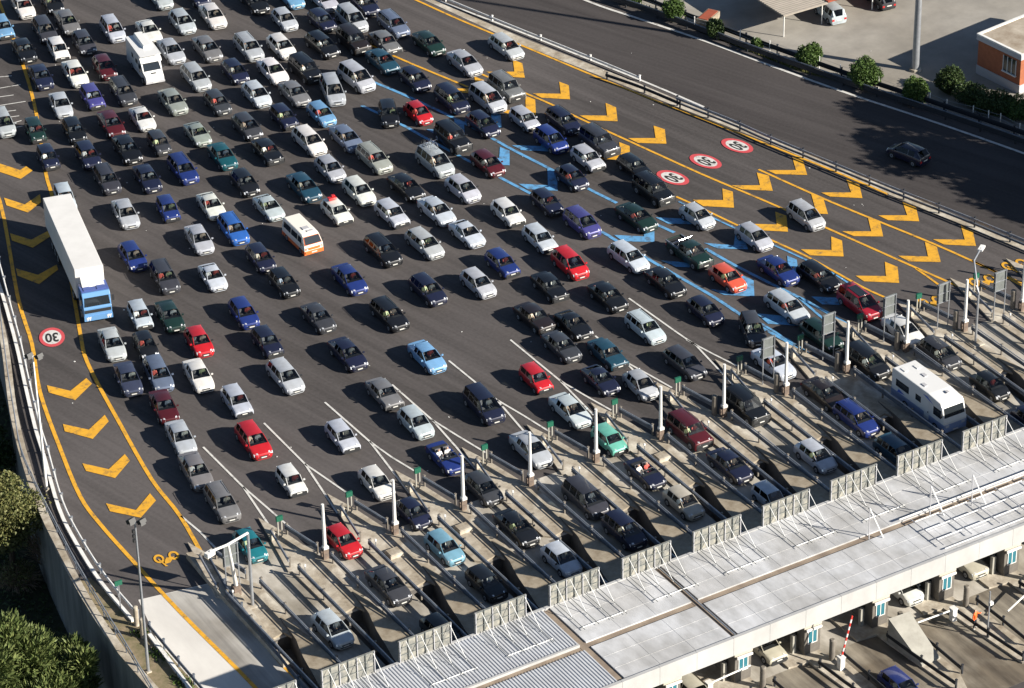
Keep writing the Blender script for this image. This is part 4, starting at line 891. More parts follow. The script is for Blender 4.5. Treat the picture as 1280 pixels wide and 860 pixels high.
# ================================================================== VEHICLES
def wheel_mesh(r, w):
    t = MB(); t.tube([(-w / 2, 0, 0), (w / 2, 0, 0)], r, n=16, mi=0)
    t.tube([(w / 2 - 0.03, 0, 0), (w / 2 + 0.006, 0, 0)], r * 0.66, r * 0.60, 12, mi=1); t.tube([(w / 2, 0, 0), (w / 2 + 0.014, 0, 0)], r * 0.2, n=8, mi=2)
    t.tube([(-w / 2 - 0.006, 0, 0), (-w / 2 + 0.03, 0, 0)], r * 0.60, r * 0.66, 12, mi=1)
    return t.mesh('wheel', [M['tyre'], M['rim'], M['trim']], 40)
WH = {}
def wheels(root, L, W, r=0.30, fx=0.80, rx=0.78, ww=0.19, proud=0.015):
    key = (r, ww)
    if key not in WH: WH[key] = wheel_mesh(r, ww)
    for sx in (-1, 1):
        for y in (-L / 2 + fx, L / 2 - rx):
            o = bpy.data.objects.new('wheel', WH[key]); COL.objects.link(o); o.parent = root
            o.location = (sx * (W / 2 + proud - ww / 2), y, r)
            if sx < 0: o.rotation_euler = (0, 0, math.pi)
def arches(t, L, W, r, fx, rx, mi, h=0.035):
    for sx in (-1, 1):
        for y in (-L / 2 + fx, L / 2 - rx):
            R_ = r + 0.065; n = 14; x = sx * (W / 2 + 0.006)
            vs = [(x, y + R_ * math.cos(a), max(0.2, r + R_ * math.sin(a))) for a in [-0.25 + (math.pi + 0.5) * k / n for k in range(n + 1)]]
            f = tuple(range(n + 1)); t.add(vs, [f if sx < 0 else f[::-1]], mi)

def car_proto(name, L, W, H, zb, zn, cowl, atop, rend, tb, deck=None, tum=0.23, pillars=(), rails=False, r=0.30, nose=0.76, trim=False, sunroof=False, open_top=False, quarter=0.22, box=False, spare=False, bars=False):
    w = W / 2; F = -L / 2; Rr = L / 2; root = empty(name, (0, 0, 0)); wr = w - tum
    S = [(F, w * nose, zn - 0.17, 0, 0), (F + 0.07, w * (nose + 0.13), zn - 0.06, 0, 0), (F + 0.30, w * 0.975, zn + 0.03, 0, 0), (F + cowl * 0.6, w, zn + (zb - zn) * 0.62, 0, 0), (F + cowl, w, zb, 0, 0)]
    ia = len(S); yA = F + atop; yE = Rr - rend
    hasroof = not open_top
    S.append((yA, w, zb + 0.01, wr if hasroof else 0, H))
    ps = [p for p in pillars]
    for p in ps:
        y = yA + (yE - yA) * p; S.append((y - 0.04, w, zb + 0.02, (wr if hasroof else 0), H + 0.012)); S.append((y + 0.04, w, zb + 0.02, (wr if hasroof else 0), H + 0.012))
    yq = yE - quarter
    if quarter > 0 and (not ps or yq > yA + (yE - yA) * ps[-1] + 0.08): S.append((yq, w, zb + 0.02, (wr if hasroof else 0), H))
    S.append((yE, w * 0.99, zb + 0.02, (wr - 0.02 if hasroof else 0), H - 0.025)); ie = len(S) - 1
    if deck:
        S.append((Rr - tb, w * 0.98, deck, 0, 0)); S.append((Rr - 0.14, w * 0.95, deck - 0.02, 0, 0)); S.append((Rr, w * 0.85, deck - 0.22, 0, 0))
    else:
        S.append((Rr - tb, w * 0.965, zb + 0.0, 0, 0)); S.append((Rr - 0.03 if tb > 0.05 else Rr - 0.02, w * 0.94, zb - 0.16, 0, 0)); S.append((Rr, w * 0.88, zb - 0.42, 0, 0))
    V = []; zs = 0.2
    for k, (y, ww, z, wr_, zr) in enumerate(S):
        pts = [(ww - 0.10, zs), (ww - 0.01, 0.32), (ww, 0.32 + (z - 0.32) * 0.55), (ww - 0.025, z - 0.035)]
        if wr_ > 0: pts += [(ww - 0.055, z + 0.02), (wr_ + 0.012, zr - 0.055), (wr_ - 0.07, zr - 0.008), (0, zr + 0.022)]
        elif k == ia - 1: pts += [(ww - 0.06, z + 0.012), (ww - 0.11, z + 0.025), (ww * 0.6, z + 0.045), (0, z + 0.055)]
        else: pts += [(ww - 0.07, z + 0.004), (ww * 0.72, z + 0.022), (ww * 0.45, z + 0.034), (0, z + 0.04)]
        V.append([(x, y, zz) for x, zz in pts] + [(-x, y, zz) for x, zz in pts[-2::-1]])
    n = len(V[0]); vs = [v for rg in V for v in rg]
    body = MB(); ws = MB(); rw = MB(); sw = {1: MB(), -1: MB()}; bf = []; trimf = []
    segA = ia - 1
    def is_glass(i, j):
        if not hasroof: return None
        jj = j if j < 7 else 13 - j; side = 1 if j < 7 else -1
        if i == segA and jj in (5, 6): return 'ws'
        if i == ie and jj == 6: return 'rw'
        if i == ie and jj == 5 and not box: return 'rw'
        if jj == 4:
            if i == segA: return side
            y0, y1 = S[i][0], S[i + 1][0]
            if ia <= i < ie:
                if y1 - y0 < 0.09: return None
                if quarter > 0 and i == ie - 1: return None
                return side
        return None
    gl_ = {'ws': [], 'rw': [], 1: [], -1: []}
    for i in range(len(S) - 1):
        for j in range(n - 1):
            f = (i * n + j, (i + 1) * n + j, (i + 1) * n + j + 1, i * n + j + 1)
            g = is_glass(i, j)
            if g is not None: gl_[g].append(f)
            elif open_top and ia - 1 <= i < ie and 5 <= (j if j < 7 else 13 - j) <= 6: continue
            elif trim and (j in (0, 13)): trimf.append(f)
            else: bf.append(f)
    body.add(vs, bf, 0)
    if trimf: body.add(vs, trimf, 1)
    body.add(V[0], [tuple(range(n))], 1 if trim else 0); body.add(V[-1], [tuple(range(n))[::-1]], 1 if trim else 0)
    body.add([(-w * .85, F + .1, .201), (w * .85, F + .1, .201), (w * .85, Rr - .1, .201), (-w * .85, Rr - .1, .201)], [(0, 1, 2, 3)], 1)
    # pillars
    if hasroof:
        for sx in (1, -1):
            a = Vector(V[ia - 1][5]); b = Vector(V[ia][5]); c = Vector(V[ie][5]); d = Vector(V[ie + 1][5])
            for q in (a, b, c, d): q.x *= sx
            body.tube([a, b], 0.032, n=5, mi=0); body.tube([c, d], 0.045 if not box else 0.06, n=5, mi=0)
    # grille, bumper insert, plates
    body.box(-w * 0.42, w * 0.42, F - 0.012, F + 0.03, zn - 0.27, zn - 0.17, 1); body.box(-w * 0.6, w * 0.6, F - 0.012, F + 0.03, 0.26, 0.36, 1)
    if trim: body.box(-w * 0.86, w * 0.86, F - 0.05, F + 0.12, 0.34, 0.47, 1); body.box(-w * 0.86, w * 0.86, Rr - 0.1, Rr + 0.05, 0.36, 0.5, 1)
    fx = 0.82 if L > 3.7 else 0.68; rx = 0.80 if not deck else 0.95
    if L < 3.7: rx = 0.6
    arches(body, L, W, r, fx, rx, 1)
    if spare: body.tube([(0, Rr - 0.02, 0.85), (0, Rr + 0.16, 0.85)], 0.34, n=14, mi=1)
    if bars:
        for y in (yA + 0.35, yE - 0.5): body.box(-wr, wr, y - 0.025, y + 0.025, H + 0.06, H + 0.09, 1)
    if sunroof: body.box(-wr * 0.62, wr * 0.62, yA + 0.15, yA + 1.0, H + 0.012, H + 0.034, 1)
    bme = body.mesh('body', [M['paint'], M['trim']], 38)
    bm = bmesh.new(); bm.from_mesh(bme); bmesh.ops.remove_doubles(bm, verts=bm.verts, dist=0.0004); bmesh.ops.recalc_face_normals(bm, faces=bm.faces); bm.to_mesh(bme); bm.free(); bme.shade_smooth(); bme.set_sharp_from_angle(angle=R(34))
    bo = bpy.data.objects.new('body', bme); COL.objects.link(bo); bo.parent = root
    def glass_obj(nm, fl, mm, off=0.004):
        if not fl: return
        used_ = sorted({i for f in fl for i in f}); mp = {q: k for k, q in enumerate(used_)}
        t = MB(); t.add([vs[i] for i in used_], [tuple(mp[i] for i in f) for f in fl]); o = t.build(nm, mm, root, fix=False)
        for p in o.data.polygons:
            cpt_ = p.center; outw = Vector((cpt_.x * (3 if 'side' in nm else 0.3), cpt_.y * (0 if 'side' in nm else 1), 0.6))
            if p.normal.dot(outw) < 0: p.flip()
        return o
    glass_obj('windscreen', gl_['ws'], M['glass']); glass_obj('rear_window', gl_['rw'], M['side_glass']); glass_obj('side_window', gl_[1], M['side_glass']); glass_obj('side_window', gl_[-1], M['side_glass'])
    if open_top:
        t = MB(); a = Vector(V[ia - 1][5]); hw = abs(a.x) - 0.02; y0 = a.y; t.add([(-hw, y0, zb + .03), (hw, y0, zb + .03), (hw - 0.1, y0 + 0.42, zb + 0.36), (-hw + 0.1, y0 + 0.42, zb + 0.36)], [(0, 1, 2, 3)])
        g = t.build('windscreen', M['glass'], root, fix=False); t = MB(); t.tube([(-hw, y0, zb + .03), (-hw + 0.1, y0 + 0.42, zb + 0.36), (hw - 0.1, y0 + 0.42, zb + 0.36), (hw, y0, zb + .03)], 0.022, n=5); t.build('frame', M['trim'], g)
        t = MB(); t.obox((0, yE + 0.12, zb + 0.10), W * 0.74, 0.42, 0.14); t.build('folded_hood', M['dash'], root)
    # cabin
    t = MB(); y0 = F + cowl + 0.06; t.box(-w + 0.14, w - 0.14, y0, Rr - max(tb, .1) - 0.05, 0.32, 0.36, 1); t.box(-w + 0.13, w - 0.13, y0, y0 + 0.34, zb - 0.28, zb - 0.0, 1)
    fy = yA + 0.42
    for sx in (-0.36, 0.36):
        t.obox((sx, fy, 0.52), 0.5, 0.5, 0.22, mi=0); t.obox((sx, fy + 0.28, 0.86), 0.48, 0.14, 0.62, rx=-0.2, mi=0); t.obox((sx, fy + 0.36, min(1.22, H - 0.22)), 0.26, 0.08, 0.18, mi=0)
    if yE - fy > 0.75:
        t.obox((0, fy + 0.95, 0.54), W - 0.4, 0.5, 0.22, mi=0); t.obox((0, fy + 1.24, 0.86), W - 0.42, 0.14, 0.56, rx=-0.25, mi=0)
    t.tube([(0.36, fy - 0.42, zb + 0.0), (0.36, fy - 0.38, zb + 0.02)], 0.17, n=12, mi=1)
    t.build('seats', [M['seat'], M['dash']], root)
    hx = w * 0.66
    for sx in (-1, 1):
        t = MB(); x0, x1 = w * 0.50, w * 0.90
        t.add([(sx * x0, F + 0.012, zn - 0.20), (sx * x1, F + 0.13, zn - 0.19), (sx * x1 * 1.01, F + 0.20, zn - 0.03), (sx * x0, F + 0.10, zn - 0.015), (sx * x0, F + 0.2, zn - .2), (sx * x1 * .97, F + 0.26, zn - 0.19), (sx * x1 * .97, F + 0.36, zn + 0.015), (sx * x0 * 1.02, F + 0.20, zn + 0.045)],
              [(0, 1, 2, 3), (3, 2, 6, 7), (1, 5, 6, 2), (0, 3, 7, 4), (4, 7, 6, 5), (0, 4, 5, 1)])
        for v in range(len(t.v)): t.v[v] = (t.v[v][0], t.v[v][1] - 0.03, t.v[v][2])
        t.build('headlight', M['lens'], root)
        t = MB(); zt = (deck or zb) - 0.12; t.box(min(sx * w * 0.62, sx * w * 0.90), max(sx * w * 0.62, sx * w * 0.90), Rr - 0.05, Rr + 0.012, zt - 0.30, zt - 0.10); t.build('tail_light', M['tail'], root)
        t = MB(); t.obox((sx * (w + 0.09), F + cowl + 0.22, zb + 0.07), 0.17, 0.10, 0.12); t.build('wing_mirror', M['paint'], root)
    t = MB(); t.box(-0.22, 0.22, F - 0.035, F - 0.014, 0.37 if not trim else 0.48, 0.46 if not trim else 0.57); t.build('number_plate', M['plate'], root)
    t = MB(); t.box(-0.26, 0.26, Rr + 0.014, Rr + 0.03, 0.55, 0.66); t.build('number_plate', M['plate'], root)
    wheels(root, L, W, r, fx, rx)
    if rails:
        for sx in (-1, 1):
            t = MB(); t.tube([(sx * (wr - 0.05), yA + 0.25, H + 0.0), (sx * (wr - 0.05), yA + 0.4, H + 0.07), (sx * (wr - 0.05), yE - 0.4, H + 0.07), (sx * (wr - 0.05), yE - 0.2, H)], 0.022, n=5); t.build('roof_rail', M['trim'], root)
    root['seat'] = (0.36, fy)
    return root

P_ = {}
P_['hatch5'] = car_proto('hatchback', 3.95, 1.66, 1.42, .92, .74, 0.95, 1.62, 0.42, 0.10, pillars=(0.46,), nose=.74)
P_['hatch3'] = car_proto('hatchback', 3.80, 1.64, 1.40, .91, .72, 0.95, 1.60, 0.50, 0.08, pillars=(0.50,), quarter=0.18, nose=.70)
P_['round'] = car_proto('hatchback', 3.70, 1.62, 1.44, .94, .70, 0.80, 1.50, 0.62, 0.10, pillars=(0.52,), tum=0.25, nose=.62)
P_['small'] = car_proto('hatchback', 3.45, 1.50, 1.42, .90, .76, 0.82, 1.30, 0.26, 0.05, pillars=(0.5,), tum=0.16, nose=.88, trim=True, r=.27, quarter=0.12, box=True)
P_['saloon'] = car_proto('saloon_car', 4.42, 1.72, 1.40, .93, .74, 1.15, 1.85, 1.15, 0.62, deck=0.96, pillars=(0.5,), nose=.74)
P_['boxsaloon'] = car_proto('saloon_car', 4.35, 1.68, 1.38, .90, .78, 1.20, 1.72, 1.10, 0.75, deck=0.93, pillars=(0.5,), nose=.92, trim=True, tum=0.19)
P_['hatch5b'] = car_proto('hatchback', 4.05, 1.70, 1.44, .95, .70, 0.88, 1.66, 0.52, 0.12, pillars=(0.48,), nose=.66, tum=0.25, quarter=0.26)
P_['hatch5c'] = car_proto('hatchback', 3.85, 1.62, 1.40, .90, .77, 1.02, 1.58, 0.34, 0.04, pillars=(0.46,), nose=.86, tum=0.19, trim=True, box=True, quarter=0.2)
P_['saloonb'] = car_proto('saloon_car', 4.55, 1.75, 1.42, .95, .72, 1.10, 1.90, 1.10, 0.50, deck=1.00, pillars=(0.48,), nose=.68, tum=0.26, quarter=0.3)
P_['estateb'] = car_proto('estate_car', 4.55, 1.74, 1.46, .94, .72, 1.05, 1.80, 0.50, 0.14, pillars=(0.34, 0.70), quarter=0, nose=.70, tum=0.25)
P_['coupe'] = car_proto('coupe', 4.10, 1.70, 1.30, .88, .68, 1.15, 1.85, 1.15, 0.35, deck=0.90, pillars=(0.6,), nose=.66, tum=0.25)
P_['estate'] = car_proto('estate_car', 4.50, 1.72, 1.44, .93, .74, 1.12, 1.80, 0.30, 0.06, pillars=(0.33, 0.68), quarter=0, nose=.76, rails=True, box=True)
P_['mpv'] = car_proto('people_carrier', 4.60, 1.82, 1.70, 1.02, .82, 0.85, 1.70, 0.32, 0.06, pillars=(0.32, 0.66), quarter=0, nose=.74, tum=0.26, box=True, r=.32)
P_['smpv'] = car_proto('people_carrier', 4.10, 1.72, 1.60, .98, .80, 0.78, 1.58, 0.34, 0.06, pillars=(0.36, 0.72), quarter=0, nose=.72, tum=0.25, box=True)
P_['suv'] = car_proto('off_roader', 4.45, 1.80, 1.78, 1.12, .98, 1.15, 1.62, 0.22, 0.03, pillars=(0.34, 0.68), quarter=0, nose=.92, tum=0.20, box=True, r=.37, rails=True, trim=True)
P_['conv'] = car_proto('convertible', 4.05, 1.70, 1.25, .88, .70, 1.20, 1.95, 1.15, 0.70, deck=0.92, nose=.68, open_top=True, quarter=0)

# pickup
def make_pickup():
    root = car_proto('pickup_truck', 4.95, 1.76, 1.74, 1.08, .96, 1.15, 1.66, 2.05, 1.95, deck=1.04, pillars=(0.5,), quarter=0, nose=.9, tum=0.2, box=True, r=.37, trim=True)
    t = MB(); L = 4.95; w = 0.88
    y0, y1 = L / 2 - 1.90, L / 2 - 0.08
    t.box(-w + 0.12, w - 0.12, y0, y1, 1.085, 1.10); t.build('bed_floor', M['dash'], root)
    for sx in (-1, 1): t = MB(); t.box(min(sx * (w - .1), sx * w), max(sx * (w - .1), sx * w), y0, y1 + .02, 1.06, 1.22); t.build('bed_side', M['paint'], root)
    t = MB(); t.box(-w + .1, w - .1, y1 - .04, y1 + .02, 1.1, 1.22); t.build('tailgate', M['paint'], root)
    t = MB(); t.tube([(-w + .12, y0 + .1, 1.1), (-w + .2, y0 + .12, 1.84), (w - .2, y0 + .12, 1.84), (w - .12, y0 + .1, 1.1)], 0.04, n=6); t.tube([(-w + .2, y0 + .12, 1.84), (-w + .15, y0 + 1.0, 1.15)], 0.035, n=6); t.tube([(w - .2, y0 + .12, 1.84), (w - .15, y0 + 1.0, 1.15)], 0.035, n=6); t.build('roll_bar', M['chrome'], root)
    return root
P_['pickup'] = make_pickup()

def box_vehicle(name, L, W, H, fr, sections, paint_hi, paint_lo, split):
    pass

def make_minibus():
    L, W, H = 4.55, 1.85, 1.98; w = W / 2; F = -L / 2; root = empty('minibus')
    prof = [(F, 0.45), (F, 0.85), (F + 0.05, 1.08), (F + 0.52, 1.80), (F + 0.75, 1.93), (F + 1.4, 1.98), (L / 2 - 0.2, 1.98), (L / 2 - 0.02, 1.8), (L / 2, 1.0), (L / 2, 0.45)]
    def shell(zmin, zmax, mm, nm, ww):
        t = MB(); pts = []
        for (y, z) in prof: pts.append((y, min(max(z, zmin), zmax)))
        vs = []
        for (y, z) in pts:
            tw = ww - (0.16 * max(0, (z - 1.08)) / 0.9)
            vs += [(-tw, y, z), (tw, y, z)]
        fs = [(2 * i, 2 * i + 1, 2 * i + 3, 2 * i + 2) for i in range(len(pts) - 1)] + [tuple(range(0, 2 * len(pts), 2)), tuple(range(1, 2 * len(pts), 2))[::-1]]
        n_ = 2 * len(pts); fs.append((0, 1, n_ - 1, n_ - 2))
        t.add(vs, fs); o = t.build(nm, mm, root); return o
    M['cream'] = mat('cream_paint', (0.78, 0.74, 0.66), 0.4, coat=0.6); M['orange_paint'] = mat('orange_paint', (0.80, 0.17, 0.04), 0.4, coat=0.6)
    t = MB(); vs = []
    for (y, z) in prof:
        tw = w - (0.15 * max(0, (z - 1.08)) / 0.9); vs += [(-tw, y, z), (tw, y, z)]
    n_ = len(prof); fs = [(2 * i, 2 * i + 1, 2 * i + 3, 2 * i + 2) for i in range(n_ - 1)] + [tuple(range(0, 2 * n_, 2)), tuple(range(1, 2 * n_, 2))[::-1], (0, 1, 2 * n_ - 1, 2 * n_ - 2)]
    t.add(vs, fs); o = t.build('body', M['cream'], root); md = o.modifiers.new('bevel', 'BEVEL'); md.width = 0.07; md.segments = 2; md.limit_method = 'ANGLE'
    t = MB(); t.box(-w - 0.006, w + 0.006, F - 0.008, L / 2 + 0.008, 0.25, 0.62); t.build('skirt', M['orange_paint'], root)
    t = MB(); t.box(-w * 0.9, w * 0.9, F - 0.012, F + 0.02, 0.68, 0.92); t.build('front_band', M['orange_paint'], root)
    a = Vector((0, F + 0.09, 1.14)); b = Vector((0, F + 0.50, 1.775)); nn = Vector((0, -(b.z - a.z), (b.y - a.y))).normalized() * 0.012
    t = MB(); t.add([(-w + .1, a.y + nn.y, a.z + nn.z), (w - .1, a.y + nn.y, a.z + nn.z), (w - .2, b.y + nn.y, b.z + nn.z), (-w + .2, b.y + nn.y, b.z + nn.z)], [(0, 1, 2, 3)]); g = t.build('windscreen', M['glass_dark'], root)
    t = MB(); c = [Vector(v) for v in g.data.vertices[0].co[:] and [v.co.copy() for v in g.data.vertices]]; t.tube([c[0], c[1], c[2], c[3], c[0]], 0.035, n=4); t.build('surround', M['orange_paint'], g)
    for sx in (-1, 1):
        for (y0, y1) in ((F + 0.62, F + 1.35), (F + 1.50, F + 2.65), (F + 2.8, F + 4.2)):
            z0, z1 = 1.16, 1.68; f = lambda z: sx * (w - 0.15 * (z - 1.08) / 0.9 + 0.008)
            t = MB(); t.add([(f(z0), y0, z0), (f(z0), y1, z0), (f(z1), y1, z1), (f(z1), y0 + (0.12 if y0 < F + 1 else 0), z1)], [(0, 1, 2, 3)]); t.build('side_window', M['glass_dark'], root)
        t = MB(); t.tube([(sx * 0.66, F - 0.03, 0.78), (sx * 0.66, F + 0.05, 0.78)], 0.10, n=12); t.build('headlight', M['lens'], root)
        t = MB(); t.obox((sx * (w + 0.10), F + 0.35, 1.25), 0.16, 0.08, 0.2); t.build('wing_mirror', M['trim'], root)
    t = MB(); t.box(-w * 0.92, w * 0.92, F - 0.08, F + 0.05, 0.40, 0.56); t.build('bumper', M['orange_paint'], root)
    t = MB(); t.box(-0.26, 0.26, F - 0.10, F - 0.083, 0.42, 0.53); t.build('number_plate', M['plate'], root)
    t = MB(); t.box(-0.3, 0.3, -0.9, -0.4, 1.985, 2.05); t.box(-0.12, 0.45, -1.35, -1.1, 1.985, 2.02); t.build('roof_vent', M['grey_paint'], root)
    wheels(root, L, W, 0.31, 0.85, 0.95); return root
mb = make_minibus()

def make_motorhome():
    L, W, H = 7.0, 2.25, 2.95; w = W / 2; F = -L / 2; root = empty('motorhome')
    M['mh_white'] = mat('motorhome_white', (0.68, 0.68, 0.67), 0.35, coat=0.5); M['mh_blue'] = mat('motorhome_blue', (0.22, 0.29, 0.47), 0.4, coat=0.5)
    prof = [(F, 0.40), (F - 0.0, 1.25), (F + 0.10, 1.55), (F + 0.38, 2.45), (F + 0.62, 2.78), (F + 2.2, 2.95), (L / 2 - 0.12, 2.95), (L / 2, 2.8), (L / 2, 0.40)]
    vs = []
    for (y, z) in prof: vs += [(-w, y, z), (w, y, z)]
    n_ = len(prof); fs = [(2 * i, 2 * i + 1, 2 * i + 3, 2 * i + 2) for i in range(n_ - 1)] + [tuple(range(0, 2 * n_, 2)), tuple(range(1, 2 * n_, 2))[::-1], (0, 1, 2 * n_ - 1, 2 * n_ - 2)]
    t = MB(); t.add(vs, fs); o = t.build('body', M['mh_white'], root); md = o.modifiers.new('bevel', 'BEVEL'); md.width = 0.06; md.segments = 2; md.limit_method = 'ANGLE'
    t = MB(); t.box(-w - 0.008, w + 0.008, F - 0.01, L / 2 + 0.01, 0.30, 1.05); t.build('skirt', M['mh_blue'], root)
    a = Vector((0, F + 0.13, 1.62)); b = Vector((0, F + 0.37, 2.40)); nn = Vector((0, -(b.z - a.z), (b.y - a.y))).normalized() * 0.012
    t = MB(); t.add([(-w + .12, a.y + nn.y, a.z + nn.z), (w - .12, a.y + nn.y, a.z + nn.z), (w - .16, b.y + nn.y, b.z + nn.z), (-w + .16, b.y + nn.y, b.z + nn.z)], [(0, 1, 2, 3)]); t.build('windscreen', M['glass_dark'], root)
    for sx in (-1, 1):
        for (y0, y1, z0, z1) in ((F + 0.45, F + 1.45, 1.45, 2.2), (F + 3.1, F + 3.8, 1.6, 2.15), (F + 4.7, F + 6.4, 1.55, 2.2)):
            t = MB(); x = sx * (w + 0.012); t.box(min(x, sx * w), max(x, sx * w), y0, y1, z0, z1); g = t.build('side_window', M['glass_dark'], root)
        t = MB(); t.box(min(sx * 0.62, sx * 0.95), max(sx * 0.62, sx * 0.95), F - 0.03, F + 0.02, 0.78, 1.0); t.build('headlight', M['lens'], root)
        t = MB(); t.obox((sx * (w + 0.14), F + 0.25, 1.9), 0.12, 0.10, 0.34); t.build('wing_mirror', M['trim'], root)
    for x in (-w,):
        t = MB(); t.box(x - 0.02, x - 0.009, F + 2.0, F + 2.62, 0.55, 2.35); d = t.build('door', M['mh_white'], root); t = MB(); t.box(x - 0.05, x - 0.021, F + 2.08, F + 2.14, 1.2, 1.32); t.build('handle', M['trim'], d)
        t = MB(); t.add([(x - 0.011, F + 1.2, 2.15), (x - 0.011, F + 2.3, 2.65), (x - 0.011, F + 2.9, 2.6), (x - 0.011, F + 1.5, 2.28)], [(0, 1, 2, 3)]); t.add([(x - 0.011, F + 5.2, 1.2), (x - 0.011, F + 6.2, 1.05), (x - 0.011, F + 6.0, 1.4)], [(0, 1, 2)]); t.build('blue_stripe', mat('stripe_blue', (0.05, 0.12, 0.5), 0.4), root, fix=False)
    for (x, y, s) in ((0.3, F + 1.6, 0.22), (-0.6, F + 3.4, 0.3), (0.3, F + 4.6, 0.3), (0.55, F + 5.9, 0.35), (-0.55, F + 6.1, 0.35)):
        t = MB(); t.box(x - s / 2, x + s / 2, y - s * 0.8, y + s * 0.8, 2.95, 3.02); t.build('roof_hatch', M['grey_paint'] if s < 0.32 else M['mh_white'], root)
    t = MB(); t.box(-w * 0.95, w * 0.95, F - 0.06, F + 0.05, 0.36, 0.62); t.build('bumper', M['mh_blue'], root)
    t = MB(); t.box(-0.26, 0.26, F - 0.08, F - 0.062, 0.42, 0.53); t.build('number_plate', M['plate'], root)
    wheels(root, L, W, 0.36, 1.15, 1.9, 0.22); return root
mh = make_motorhome()

def make_camper():
    L, W = 5.9, 2.1; w = W / 2; F = -L / 2; root = empty('camper_van'); CW = M['mh_white']
    prof = [(F, 0.40), (F, 0.80), (F + 0.16, 1.02), (F + 0.72, 1.28), (F + 0.74, 1.30), (F + 1.30, 2.00), (F + 0.95, 2.12), (F + 1.05, 2.35), (F + 1.9, 2.72), (F + 2.3, 2.80), (L / 2 - 0.15, 2.80), (L / 2, 2.6), (L / 2, 0.40)]
    vs = []
    for i, (y, z) in enumerate(prof):
        ww = w if i >= 6 and i < 12 or i == 12 else w - 0.10
        if i in (0, 1, 2): ww = w - 0.16
        vs += [(-ww, y, z), (ww, y, z)]
    n_ = len(prof); fs = [(2 * i, 2 * i + 1, 2 * i + 3, 2 * i + 2) for i in range(n_ - 1)] + [(0, 1, 2 * n_ - 1, 2 * n_ - 2)]
    t = MB(); t.add(vs, fs)
    for s in (0, 1):
        ids = list(range(s, 2 * n_, 2)); t.add([vs[i] for i in ids], [tuple(range(n_))])
    o = t.build('body', CW, root)
    a = Vector((0, F + 0.76, 1.33)); b = Vector((0, F + 1.24, 1.94)); nn = Vector((0, -(b.z - a.z), (b.y - a.y))).normalized() * 0.012
    t = MB(); t.add([(-w + .2, a.y + nn.y, a.z + nn.z), (w - .2, a.y + nn.y, a.z + nn.z), (w - .26, b.y + nn.y, b.z + nn.z), (-w + .26, b.y + nn.y, b.z + nn.z)], [(0, 1, 2, 3)]); t.build('windscreen', M['glass_dark'], root)
    for sx in (-1, 1):
        for (y0, y1, z0, z1) in ((F + 1.30, F + 1.85, 1.35, 1.85), (F + 2.3, F + 2.75, 1.55, 2.0), (F + 3.5, F + 4.0, 1.6, 2.1)):
            t = MB(); x = sx * (w + 0.012); t.box(min(x, sx * w), max(x, sx * w), y0, y1, z0, z1); t.build('side_window', M['glass_dark'], root)
        t = MB(); t.box(min(sx * 0.5, sx * 0.82), max(sx * 0.5, sx * 0.82), F - 0.02, F + 0.05, 0.62, 0.80); t.build('headlight', M['lens'], root)
        t = MB(); t.obox((sx * (w + 0.12), F + 0.95, 1.5), 0.14, 0.10, 0.28); t.build('wing_mirror', M['trim'], root)
    t = MB(); t.box(-w, w, F + 1.0, L / 2, 2.80, 2.83); t.build('roof', CW, root)
    t = MB(); t.add([(-0.25, F + 2.6, 2.832), (0.7, F + 2.6, 2.832), (0.6, F + 2.7, 3.1), (-0.15, F + 2.7, 3.1), (-0.35, L / 2 - 0.3, 2.832), (0.6, L / 2 - 0.3, 2.832), (0.45, L / 2 - 0.3, 3.22), (-0.2, L / 2 - 0.3, 3.22)], [(0, 1, 2, 3), (3, 2, 6, 7), (1, 5, 6, 2), (0, 3, 7, 4), (4, 7, 6, 5)]); t.build('roof_box', CW, root)
    t = MB(); t.box(-0.25, 0.25, F + 0.40, F + 0.55, 1.14, 1.20); t.build('bonnet_vent', M['trim'], root)
    t = MB(); t.box(-w * 0.9, w * 0.9, F - 0.06, F + 0.05, 0.36, 0.55); t.build('bumper', M['grey_paint'], root)
    t = MB(); t.box(-0.26, 0.26, F - 0.08, F - 0.062, 0.40, 0.51); t.build('number_plate', M['plate'], root)
    wheels(root, L, W, 0.34, 0.9, 1.5, 0.2, proud=-0.02); return root
cv = make_camper()

